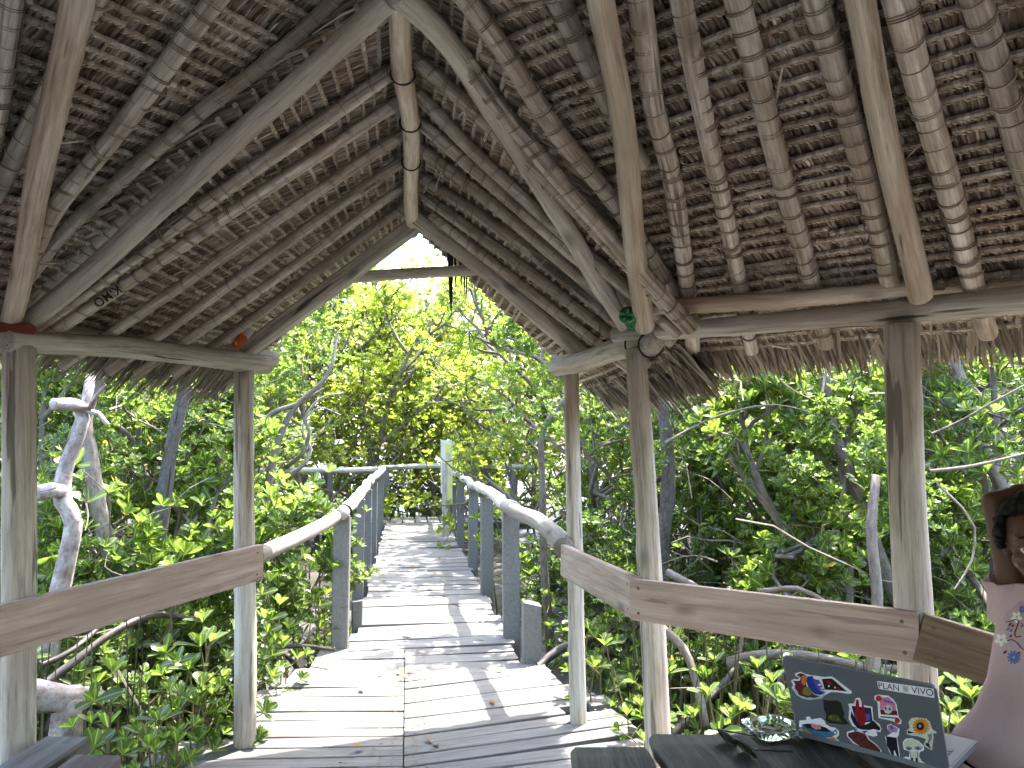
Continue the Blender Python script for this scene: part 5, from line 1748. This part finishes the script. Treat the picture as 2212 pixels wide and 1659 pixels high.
sticker('pale mushroom sticker', [('white', [(1410, 1010), (1440, 975), (1500, 970), (1570, 1000), (1620, 1050), (1620, 1090), (1580, 1105), (1570, 1150), (1600, 1200), (1630, 1240), (1630, 1290), (1430, 1280), (1415, 1180), (1440, 1150), (1470, 1160), (1480, 1100), (1420, 1080)]),
    ('cream', [(1420, 1012), (1450, 983), (1500, 978), (1565, 1008), (1612, 1052), (1610, 1082), (1540, 1092), (1480, 1080), (1425, 1068)]), ('grey', [(1432, 1062), (1470, 1048), (1505, 1066), (1490, 1092), (1450, 1086)]), ('grey', [(1522, 1060), (1560, 1046), (1598, 1066), (1580, 1090), (1540, 1084)]), ('navy', blob(1468, 1074, 10, 8)), ('navy', blob(1560, 1072, 10, 8)), ('cream', [(1490, 1098), (1560, 1100), (1556, 1150), (1580, 1225), (1480, 1225), (1492, 1150)]), ('black', [(1492, 1165), (1512, 1162), (1516, 1222), (1496, 1224)]), ('black', [(1538, 1165), (1558, 1162), (1562, 1225), (1542, 1226)]), ('brown', [(1480, 1098), (1484, 1098), (1494, 1165), (1488, 1165)]), ('brown', [(1556, 1098), (1561, 1098), (1556, 1165), (1550, 1165)])])

# ------------------------------------------------------------------ sunglasses and clear tray on the table
def onto(px, py, z):
    return at_z(px, py, z)


glasses = thing('sunglasses', onto(1588, 1600, TZ), 'black sunglasses with dark green lenses lying on the table', 'sunglasses')
M['frame'] = plain('black_frame', (0.01, 0.01, 0.012), 0.25, 0.5)
M['lens'] = plain('green_lens', (0.02, 0.024, 0.006), 0.06, 0.6, noise_amt=0.02)
g0 = onto(1560, 1574, TZ + 0.03); g1 = onto(1620, 1624, TZ + 0.012)
gx = (g1 - g0); gx.z = 0; gl = 0.145; gx.normalize()
gn = Vector((-gx.y, gx.x, 0)); gn = gn if gn.x > 0 else -gn
gc = onto(1590, 1604, TZ + 0.022)
gu = (Vector((0, 0, 1)) * 0.80 - gn * 0.6).normalized()
for sgn in (-1, 1):
    c_ = gc + gx * sgn * 0.036
    out = []
    for k in range(20):
        a = 6.283 * k / 20
        rx, ry = 0.029, 0.0215
        x = rx * math.copysign(abs(math.cos(a)) ** 0.8, math.cos(a)); y = ry * math.copysign(abs(math.sin(a)) ** 0.75, math.sin(a)) - (0.003 if math.sin(a) < 0 else 0) * (1 + sgn * math.cos(a))
        out.append(c_ + gx * x + gu * y)
    mb = MB(); tube(mb, out + [out[0], out[1]], 0.0026, 6, caps=False); fo = mb.build('rim', M['frame'], glasses, True)
    mb = MB()
    nn = gx.cross(gu).normalized()
    mb.add([p for p in out] + [c_ + nn * 0.003], [(k, (k + 1) % 20, 20) for k in range(20)]); mb.build('lens', M['lens'], glasses, True)
    h_ = gc + gx * sgn * 0.069 + gu * 0.012
    far = h_ + gn * 0.10 * (1 if sgn > 0 else 0.9) + gx * (-sgn) * 0.012
    far.z = TZ + 0.010
    end = far + gn * 0.03; end.z = TZ + 0.004
    mb = MB(); tube(mb, catmull([h_, h_.lerp(far, .5), far, end], 0.01), 0.0025, 6); mb.build('temple', M['frame'], glasses, True)
mb = MB(); tube(mb, catmull([gc - gx * 0.010 + gu * 0.006, gc + gu * 0.010, gc + gx * 0.010 + gu * 0.006], 0.004), 0.0022, 6); mb.build('bridge', M['frame'], glasses, True)

tray = thing('clear_tray', onto(1668, 1585, TZ), 'small clear plastic tray with dark crinkled sides beside the laptop', 'tray')
m, nt, bs, out_ = new_mat('clear_crinkled_plastic')
bs.inputs['Base Color'].default_value = (0.85, 0.93, 0.86, 1)
bs.inputs['Roughness'].default_value = 0.06
bs.inputs['Transmission Weight'].default_value = 0.85
bs.inputs['IOR'].default_value = 1.4
M['clear'] = m
tc = onto(1668, 1590, TZ)
tx = (onto(1716, 1590, TZ) - onto(1640, 1604, TZ)).normalized(); ty = Vector((-tx.y, tx.x, 0))
mb = MB()
rings = []
n = 40
for (s_, z_) in ((0.80, 0.003), (1.0, 0.030), (1.10, 0.032), (1.10, 0.029), (0.98, 0.026), (0.78, 0.006)):
    rg_ = []
    for k in range(n):
        a = 6.283 * k / n
        x = 0.062 * math.copysign(abs(math.cos(a)) ** 0.45, math.cos(a)); y = 0.052 * math.copysign(abs(math.sin(a)) ** 0.45, math.sin(a))
        f = s_ * (1 + (0.018 if k % 2 else -0.018) * (1 if 0.9 < s_ < 1.05 else 0.3))
        rg_.append(tc + tx * x * f + ty * y * f + Z * z_)
    rings.append(rg_)
V = [p for r_ in rings for p in r_]
F = [(j * n + k, j * n + (k + 1) % n, (j + 1) * n + (k + 1) % n, (j + 1) * n + k) for j in range(5) for k in range(n)]
F += [tuple(range(n)), tuple(reversed([5 * n + k for k in range(n)]))]
mb.add(V, F)
mb.build('dish', M['clear'], tray)
mb = MB()
for k in range(9):
    a = random.uniform(0, 6.28)
    p = tc + tx * random.uniform(-.035, .035) + ty * random.uniform(-.028, .028) + Z * (0.010 + 0.002 * k)
    leaf(mb, p, tx * math.cos(a) + ty * math.sin(a), Z, 0.045, 0.022, random.uniform(.1, .6))
mb.build('green_reflection_bits', M['leaf'], tray, True)["kind"] = 'stuff'  # green pieces added to stand in for reflections in the clear plastic

# ------------------------------------------------------------------ things tucked into the roof
def lathe(mb, c, ax, prof, n=20, petal=0.0):
    ax = Vector(ax).normalized(); u = ax.orthogonal().normalized(); w = ax.cross(u)
    V = []
    for (h, r_) in prof:
        for k in range(n):
            a = 6.283185 * k / n
            hh = h + petal * (0.5 + 0.5 * math.cos(5 * a)) * (1 if h < 0.012 and r_ > 0.006 else 0)
            V.append(Vector(c) + ax * hh + (u * math.cos(a) + w * math.sin(a)) * r_)
    F = [(j * n + k, j * n + (k + 1) % n, (j + 1) * n + (k + 1) % n, (j + 1) * n + k) for j in range(len(prof) - 1) for k in range(n)]
    F += [tuple(reversed(range(n))), tuple((len(prof) - 1) * n + k for k in range(n))]
    mb.add(V, F)


m, nt, bs, out_ = new_mat('green_bottle_plastic')
bs.inputs['Base Color'].default_value = (0.012, 0.20, 0.045, 1)
bs.inputs['Roughness'].default_value = 0.08
bs.inputs['Transmission Weight'].default_value = 0.35
M['bottle'] = m
bot = thing('plastic_bottle', at_Y(1355, 679, 2.98), 'green plastic bottle wedged bottom first between roof poles above the thick post', 'bottle')
bc = at_Y(1354, 679, 2.98)
bax = Vector((0.35, 0.9, -0.06)).normalized()
mb = MB(); lathe(mb, bc, bax, [(0.010, 0.004), (0.004, 0.014), (0.0, 0.026), (0.006, 0.034), (0.018, 0.037), (0.12, 0.037), (0.15, 0.034), (0.19, 0.016), (0.215, 0.013)], 30, 0.007); mb.build('body', M['bottle'], bot, True)
mb = MB(); lathe(mb, bc + bax * 0.214, bax, [(0, 0.015), (0.018, 0.015), (0.02, 0.012)], 20); mb.build('cap', plain('white_cap', (0.6, 0.6, 0.6)), bot, True)

pk = thing('snack_packet', at_Y(516, 738, 4.06), 'crumpled orange and white packet tucked under the thatch by the gable', 'packet')
pc = at_Y(516, 737, 4.06)
px_ = (at_Y(526, 722, 4.05) - at_Y(506, 750, 4.07)).normalized(); py_ = Vector((0, -1, 0)).cross(px_).normalized()


def pillow(mb, c, ex, ey, a, b, t, nx=10, ny=8, seed=0, mat=0):
    ez = ex.cross(ey).normalized(); rg_ = random.Random(seed)
    for sg in (1, -1):
        V = []
        for j in range(ny + 1):
            for i in range(nx + 1):
                u = i / nx * 2 - 1; v = j / ny * 2 - 1
                h = t * (1 - u ** 4) * (1 - v ** 4) + (rg_.uniform(-.15, .15) * t if abs(u) < 1 and abs(v) < 1 else 0)
                V.append(c + ex * a * u + ey * b * v + ez * h * sg)
        mb.add(V, [(j * (nx + 1) + i, j * (nx + 1) + i + 1, (j + 1) * (nx + 1) + i + 1, (j + 1) * (nx + 1) + i) for j in range(ny) for i in range(nx)], None, 0.5, mat)


mb = MB(); pillow(mb, pc, px_, py_, 0.045, 0.026, 0.010, seed=4); mb.build('pouch', plain('orange_wrapper', (0.62, 0.13, 0.012), 0.35), pk, True)
mb = MB(); pillow(mb, pc + px_ * 0.055 + Vector((0.012, 0.012, 0.004)), px_, py_, 0.03, 0.024, 0.008, seed=6); mb.build('torn_lining', plain('white_wrapper', (0.6, 0.58, 0.55), 0.4), pk, True)
me = text_mesh('B', 0.024, 'lettering')
pn = px_.cross(py_).normalized(); pn = pn if pn.y < 0 else -pn
vv = Vector((0, 0, 1)); uu = Vector((0, -1, 0)).cross(vv) * -1
for v in me.vertices:
    v.co = pc - px_ * 0.018 + Vector((1, 0, 0)) * v.co.x + Vector((0, 0, 1)) * v.co.y + Vector((0, -0.0135, 0))
me.materials.clear(); me.materials.append(plain('white_letter', (0.75, 0.75, 0.8)))
link('lettering', me, pk)

# ------------------------------------------------------------------ person at the edge of the picture
def capsules(parts, voxel, smooth_it=6):
    """weld tapered limbs into one continuous body"""
    mb = MB()
    for p, q, r0, r1 in parts:
        p = Vector(p); q = Vector(q)
        d = q - p; L = d.length
        if L < 1e-5:
            d = Vector((0, 0, 1))
        d = d.normalized() if d.length > 0 else Vector((0, 0, 1))
        pts = []; rad = []
        for k in range(5):
            a = -math.pi / 2 + k * (math.pi / 2) / 5 + 0.05
            pts.append(p + d * r0 * math.sin(a)); rad.append(max(.0005, r0 * math.cos(a)))
        for k in range(7):
            t = k / 6
            pts.append(p + d * L * t); rad.append(r0 + (r1 - r0) * t)
        for k in range(1, 6):
            a = k * (math.pi / 2) / 5 - 0.05
            pts.append(q + d * r1 * math.sin(a)); rad.append(max(.0005, r1 * math.cos(a)))
        tube(mb, pts, rad, 16)
    return mb


def weld(mb, voxel, smooth_it, name, mat, parent):
    me = mb.mesh(name + '_raw', mat, True)
    o = bpy.data.objects.new(name + '_raw', me); COL.objects.link(o)
    md = o.modifiers.new('r', 'REMESH'); md.mode = 'VOXEL'; md.voxel_size = voxel; md.use_smooth_shade = True
    ms = o.modifiers.new('s', 'SMOOTH'); ms.iterations = smooth_it; ms.factor = 0.5
    bpy.context.view_layer.update()
    dg = bpy.context.evaluated_depsgraph_get()
    res = bpy.data.meshes.new_from_object(o.evaluated_get(dg))
    res.name = name
    bpy.data.objects.remove(o)
    res.materials.clear(); res.materials.append(mat)
    a = res.attributes.get('lc') or res.attributes.new("lc", 'FLOAT_VECTOR', 'POINT')
    co = np.empty(len(res.vertices) * 3, dtype=np.float32); res.vertices.foreach_get('co', co)
    a.data.foreach_set('vector', co)
    res.polygons.foreach_set("use_smooth", np.ones(len(res.polygons), dtype=bool))
    return link(name, res, parent)


M['skin'] = plain('dark_brown_skin', (0.105, 0.052, 0.034), 0.48, 0.4, noise_amt=0.12, scale=18, bump=0.05)
M['trousers'] = plain('black_trousers', (0.008, 0.008, 0.009), 0.85, 0.2, noise_amt=0.2, scale=40)
M['shirt'] = plain('pink_jersey', (0.46, 0.335, 0.335), 0.9, 0.15, noise_amt=0.05, scale=90, bump=0.15)
M['hair'] = plain('black_curly_hair', (0.010, 0.008, 0.007), 0.7, 0.25, noise_amt=0.5, scale=120, bump=1.0)
HC = Vector((1.349, 1.985, 1.252))
fwd = Vector((-0.56, -0.83, -0.06)).normalized()
rgt = Vector((0.83, -0.56, 0)).normalized()
upv = rgt.cross(fwd); upv = upv if upv.z > 0 else -upv
tiltq = Matrix.Rotation(math.radians(-4), 3, fwd)


def hd(x, y, z):
    return HC + tiltq @ (rgt * x + fwd * y + upv * z)


person = thing('person', (1.47, 2.05, 0.49), 'person in a pink embroidered shirt and black trousers with one arm raised over the head', 'person')
B = []
B += [((1.46, 2.08, 0.62), (1.50, 2.10, 0.82), 0.135, 0.12), ((1.50, 2.10, 0.82), (1.515, 2.10, 1.02), 0.12, 0.13), ((1.40, 2.11, 1.055), (1.60, 2.13, 1.055), 0.058, 0.058)]
B += [((1.475, 2.09, 1.09), hd(0.005, -0.03, -0.075), 0.052, 0.047)]
# head: skull, face, jaw, nose, lips, ears
B += [(hd(0, -0.022, 0.03), hd(0, -0.02, 0.032), 0.085, 0.085), (hd(0, 0.02, 0.02), hd(0, 0.022, -0.03), 0.072, 0.062), (hd(0, 0.035, -0.06), hd(0, 0.05, -0.088), 0.045, 0.028),
      (hd(0, 0.083, -0.005), hd(0, 0.102, -0.042), 0.009, 0.014), (hd(-0.012, 0.088, -0.045), hd(0.012, 0.088, -0.045), 0.010, 0.010), (hd(-0.018, 0.078, -0.068), hd(0.018, 0.078, -0.068), 0.010, 0.010),
      (hd(-0.016, 0.076, -0.080), hd(0.016, 0.076, -0.080), 0.010, 0.010), (hd(-0.05, 0.068, 0.018), hd(0.05, 0.068, 0.018), 0.014, 0.014), (hd(-0.04, 0.06, -0.035), hd(-0.04, 0.058, -0.036), 0.024, 0.024), (hd(0.04, 0.06, -0.035), hd(0.04, 0.058, -0.036), 0.024, 0.024),
      (hd(-0.078, -0.012, 0.006), hd(-0.074, -0.010, -0.034), 0.013, 0.009), (hd(0.078, -0.012, 0.006), hd(0.074, -0.010, -0.034), 0.013, 0.009)]
# raised arm: shoulder, elbow, wrist, then the hand laid on the back of the head
SH = Vector((1.372, 2.13, 1.10)); EL = Vector((1.318, 2.12, 1.348)); WR = Vector((1.510, 2.10, 1.392))
B += [(Vector((1.43, 2.12, 1.05)), SH, 0.055, 0.046), (SH, EL, 0.040, 0.031), (EL, EL.lerp(WR, .35), 0.032, 0.033), (EL.lerp(WR, .35), WR, 0.037, 0.026)]
PA = WR + Vector((0.075, 0.035, -0.012))
B += [(WR, PA, 0.026, 0.033), (WR + Vector((.02, .03, -.005)), PA + Vector((-.006, .03, -.012)), 0.018, 0.02)]
for k, (ln, off) in enumerate(((0.070, -0.026), (0.078, -0.009), (0.073, 0.009), (0.058, 0.026))):
    s_ = PA + Vector((0.018, off * 0.9, 0.012 - abs(off) * .3)); m_ = s_ + Vector((ln * .5, off * .3, -0.010)); e_ = m_ + Vector((ln * .42, off * .2, -0.030))
    B += [(s_, m_, 0.0095, 0.0085), (m_, e_, 0.0085, 0.007)]
B += [(WR + Vector((.03, -.022, 0)), WR + Vector((.06, -.052, -.012)), 0.012, 0.009), (WR + Vector((.06, -.052, -.012)), WR + Vector((.088, -.056, -.03)), 0.009, 0.0075)]
# other arm resting on the lap
S2 = Vector((1.655, 2.12, 1.06)); E2 = Vector((1.72, 1.99, 0.82)); W2 = Vector((1.53, 1.86, 0.74)); P2 = W2 + Vector((-0.075, -0.02, -0.01))
B += [((1.60, 2.11, 1.07), S2, 0.065, 0.052), (S2, E2, 0.048, 0.038), (E2, W2, 0.038, 0.026), (W2, P2, 0.025, 0.031)]
for off, ln in ((-0.024, 0.068), (-0.008, 0.077), (0.008, 0.072), (0.024, 0.056)):
    s_ = P2 + Vector((-0.02, off, 0)); m_ = s_ + Vector((-ln * .5, off * .2, -0.006)); e_ = m_ + Vector((-ln * .4, 0, -0.022))
    B += [(s_, m_, 0.009, 0.0085), (m_, e_, 0.0085, 0.007)]
B += [(W2 + Vector((-.03, .022, 0)), W2 + Vector((-.07, .05, -.008)), 0.012, 0.0085)]
body = weld(capsules(B, 0.006), 0.006, 4, 'body', M['skin'], person)
T = []
for hy, ky, kz in ((2.15, 2.16, 0.60), (1.98, 1.93, 0.59)):
    hip = Vector((1.47, hy, 0.60)); knee = Vector((1.06, ky, kz)); ank = Vector((1.12, ky, 0.10))
    T += [(hip, knee, 0.092, 0.062), (knee, ank, 0.06, 0.042), (ank, ank + Vector((-0.13, 0, -0.05)), 0.036, 0.030)]
T += [((1.47, 2.15, 0.61), (1.47, 1.98, 0.61), 0.12, 0.12), ((1.46, 2.07, .62), (1.48, 2.08, .76), .15, .13)]
weld(capsules(T, 0.008), 0.009, 4, 'trousers', M['trousers'], person)

# shirt: loose body with a rolled hem and a fluttering cap sleeve
sh = MB()
levels = [(0.690, 1.445, 2.04, .235, .19), (0.684, 1.445, 2.04, .243, .198), (0.70, 1.445, 2.04, .246, .20), (0.722, 1.45, 2.045, .236, .192), (0.78, 1.465, 2.05, .212, .172), (0.86, 1.485, 2.065, .193, .158), (0.94, 1.502, 2.08, .186, .15), (1.01, 1.512, 2.09, .178, .14), (1.06, 1.512, 2.095, .168, .125), (1.095, 1.510, 2.10, .145, .105), (1.122, 1.505, 2.10, .112, .088), (1.138, 1.50, 2.10, .082, .075), (1.134, 1.50, 2.10, .076, .069)]
levels = [(z_, cx_ - 0.028, cy_, rx_ + (0.012 if z_ < .75 else 0), ry_) for z_, cx_, cy_, rx_, ry_ in levels]
nn = 72
V = []
for li, (z, cx, cy, rx, ry) in enumerate(levels):
    amp = max(0, (1.05 - z)) * 0.17
    for k in range(nn):
        a = 2 * math.pi * k / nn
        f = 1 + amp * (math.sin(5 * a + z * 9) * 0.5 + math.sin(9 * a - z * 14) * 0.35 + math.sin(2 * a + 1) * .2)
        V.append(Vector((cx + rx * math.cos(a) * f, cy + ry * math.sin(a) * f, z - 0.035 * (1 - (z - .69) / .45) * math.sin(a + 2.6) * (1 if z < 1 else 0))))
F = [(j * nn + k, j * nn + (k + 1) % nn, (j + 1) * nn + (k + 1) % nn, (j + 1) * nn + k) for j in range(len(levels) - 1) for k in range(nn)]
sh.add(V, F)
axv = (EL - SH).normalized()
u_ = axv.orthogonal().normalized(); w_ = axv.cross(u_)
V = []
ns = 40
for (h, r_, fl) in ((-0.06, 0.082, 0), (-0.02, 0.074, .02), (0.02, 0.066, .06), (0.045, 0.070, .12), (0.048, 0.066, .12), (0.02, 0.060, .05)):
    for k in range(ns):
        a = 2 * math.pi * k / ns
        V.append(SH + axv * h + (u_ * math.cos(a) + w_ * math.sin(a)) * r_ * (1 + fl * math.sin(7 * a)))
sh.add(V, [(j * ns + k, j * ns + (k + 1) % ns, (j + 1) * ns + (k + 1) % ns, (j + 1) * ns + k) for j in range(5) for k in range(ns)])
V = []
ax2 = (E2 - S2).normalized(); u_ = ax2.orthogonal().normalized(); w_ = ax2.cross(u_)
for (h, r_, fl) in ((-0.05, 0.084, 0), (0.0, 0.074, .02), (0.05, 0.068, .06), (0.085, 0.072, .1)):
    for k in range(ns):
        a = 2 * math.pi * k / ns
        V.append(S2 + ax2 * h + (u_ * math.cos(a) + w_ * math.sin(a)) * r_ * (1 + fl * math.sin(7 * a)))
sh.add(V, [(j * ns + k, j * ns + (k + 1) % ns, (j + 1) * ns + (k + 1) % ns, (j + 1) * ns + k) for j in range(3) for k in range(ns)])
shirt = sh.build('shirt', M['shirt'], person, True)
from mathutils.bvhtree import BVHTree
bvh = BVHTree.FromPolygons([Vector(v) for v in sh.v], sh.f)


def on_shirt(px, py, lift):
    d = ray(px, py).normalized(); o = Vector((0, 0, CAM_H))
    h, nrm_, i_, t_ = bvh.ray_cast(o, d)
    return o + d * (1.97 if h is None else t_ - lift)


def stitch_shape(name, col, pts, lift=0.003):
    if any(bvh.ray_cast(Vector((0, 0, CAM_H)), ray(x, y).normalized())[0] is None for x, y in pts): return
    mb = MB(); mb.add([on_shirt(x, y, lift) for x, y in pts], [tuple(range(len(pts)))])
    mb.build(name, smat(col, COLS2[col], 0.8), shirt)


COLS2 = dict(thread_white=(0.66, 0.66, 0.64), thread_blue=(0.10, 0.14, 0.33), thread_wine=(0.10, 0.02, 0.04), thread_yellow=(0.55, 0.38, 0.05), thread_pale=(0.34, 0.36, 0.5))


def flower(cx, cy, r, n, col, core):
    for k in range(n):
        a = 6.283 * k / n + 0.3
        c = (cx + r * .6 * math.cos(a), cy + r * .6 * math.sin(a))
        u = (math.cos(a), math.sin(a)); v_ = (-u[1], u[0])
        stitch_shape('embroidered_petal', col, [(c[0] + u[0] * r * .45 * math.cos(t) + v_[0] * r * (0.34 if n < 7 else .17) * math.sin(t), c[1] + u[1] * r * .45 * math.cos(t) + v_[1] * r * (0.34 if n < 7 else .17) * math.sin(t)) for t in np.linspace(0, 6.283, 9)[:-1]])
    stitch_shape('embroidered_centre', core, blob(cx, cy, r * 0.2, 8), 0.004)


flower(2163, 1382, 14, 5, 'thread_white', 'thread_yellow')
flower(2190, 1420, 15, 11, 'thread_blue', 'thread_pale')
flower(2196, 1333, 12, 5, 'thread_white', 'thread_yellow')
flower(2209, 1316, 9, 9, 'thread_blue', 'thread_pale')
for pts in ([(2176, 1384), (2186, 1382), (2196, 1388), (2204, 1398), (2212, 1404)], [(2172, 1344), (2184, 1342), (2194, 1338), (2200, 1342), (2196, 1356), (2192, 1368), (2196, 1376), (2206, 1374)], [(2206, 1346), (2210, 1350), (2206, 1354)]):
    P = [on_shirt(x, y, 0.003) for x, y in pts]
    mb = MB(); tube(mb, catmull(P, 0.004), 0.0013, 5); mb.build('embroidered_vine', smat('thread_wine', COLS2['thread_wine'], 0.8), shirt)
for (x, y, r, c) in ((2177, 1359, 5, 'thread_blue'), (2184, 1362, 4, 'thread_blue'), (2188, 1352, 4, 'thread_wine'), (2183, 1374, 4, 'thread_wine'), (2171, 1409, 5, 'thread_wine'), (2179, 1398, 4, 'thread_pale'), (2201, 1411, 4, 'thread_wine'), (2182, 1349, 5, 'thread_wine')):
    stitch_shape('embroidered_leaf', c, [(x - r, y + r * .6), (x - r * .2, y - r * .7), (x + r, y - r * .8), (x + r * .4, y + r * .6)])

# hair: tight curls over skull, sides and back
hb = MB()
bm = bmesh.new(); bmesh.ops.create_icosphere(bm, subdivisions=5, radius=1.0)
keep = {}
V = []; F = []
for v in bm.verts:
    c = v.co
    x, y, z = c.x, c.y, c.z
    face = y > 0.30 and z < 0.62 - 0.5 * max(0, abs(x) - 0.35)
    low = z < -0.45
    if face and abs(x) < 0.90 or low:
        continue
    bump = 0.045 * (math.sin(x * 31 + z * 17) * math.sin(y * 29 + x * 13) + 0.6 * math.sin(z * 43 + y * 37))
    k = 1 + bump
    keep[v.index] = len(V)
    V.append(hd(x * 0.088 * k, -0.022 + y * 0.104 * k, 0.022 + z * 0.100 * k))
for f in bm.faces:
    if all(v.index in keep for v in f.verts):
        F.append(tuple(keep[v.index] for v in f.verts))
bm.free()
hb.add(V, F)
hair = hb.build('hair', M['hair'], person, True)
md = hair.modifiers.new('thick', 'SOLIDIFY'); md.thickness = 0.018; md.offset = -1
M['eye_white'] = plain('eye_white', (0.6, 0.57, 0.53), 0.2, noise_amt=0.02)
M['iris'] = plain('dark_iris', (0.012, 0.007, 0.005), 0.1, noise_amt=0.02)
M['lip'] = plain('brown_lip', (0.12, 0.045, 0.04), 0.45)
for sx in (-1, 1):
    mb = MB(); c = hd(sx * 0.033, 0.074, -0.004)
    V = []; nlat = 8
    prof = [(-0.0125 * math.cos(math.pi * j / nlat), max(.0003, 0.0125 * math.sin(math.pi * j / nlat))) for j in range(nlat + 1)]
    lathe(mb, c, fwd, prof, 16)
    eye = mb.build('eye', M['eye_white'], person, True)
    mb = MB(); lathe(mb, c + fwd * 0.0105, fwd, [(0.0, 0.006), (0.0022, 0.0045), (0.003, 0.001)], 14); mb.build('iris', M['iris'], eye, True)
    mb = MB(); tube(mb, catmull([hd(sx * 0.016, 0.090, 0.002), hd(sx * 0.033, 0.0905, 0.0062), hd(sx * 0.05, 0.082, -0.001)], 0.004), [0.004] * len(catmull([hd(sx * 0.016, 0.090, 0.002), hd(sx * 0.033, 0.0905, 0.0062), hd(sx * 0.05, 0.082, -0.001)], 0.004)), 6); mb.build('eyelid', M['skin'], person, True)
    pb = catmull([hd(sx * 0.014, 0.089, 0.020), hd(sx * 0.034, 0.0875, 0.026), hd(sx * 0.055, 0.074, 0.019)], 0.004)
    mb = MB(); tube(mb, pb, [0.0035] * len(pb), 6, sq=0.6); mb.build('eyebrow', M['hair'], person, True)
mb = MB(); pb = catmull([hd(-0.023, 0.083, -0.073), hd(0, 0.0915, -0.074), hd(0.023, 0.083, -0.073)], 0.004); tube(mb, pb, [0.0045 + 0.003 * math.sin(math.pi * i / (len(pb) - 1)) for i in range(len(pb))], 8); mb.build('lips', M['lip'], person, True)

bpy.data.objects.remove(tmp)
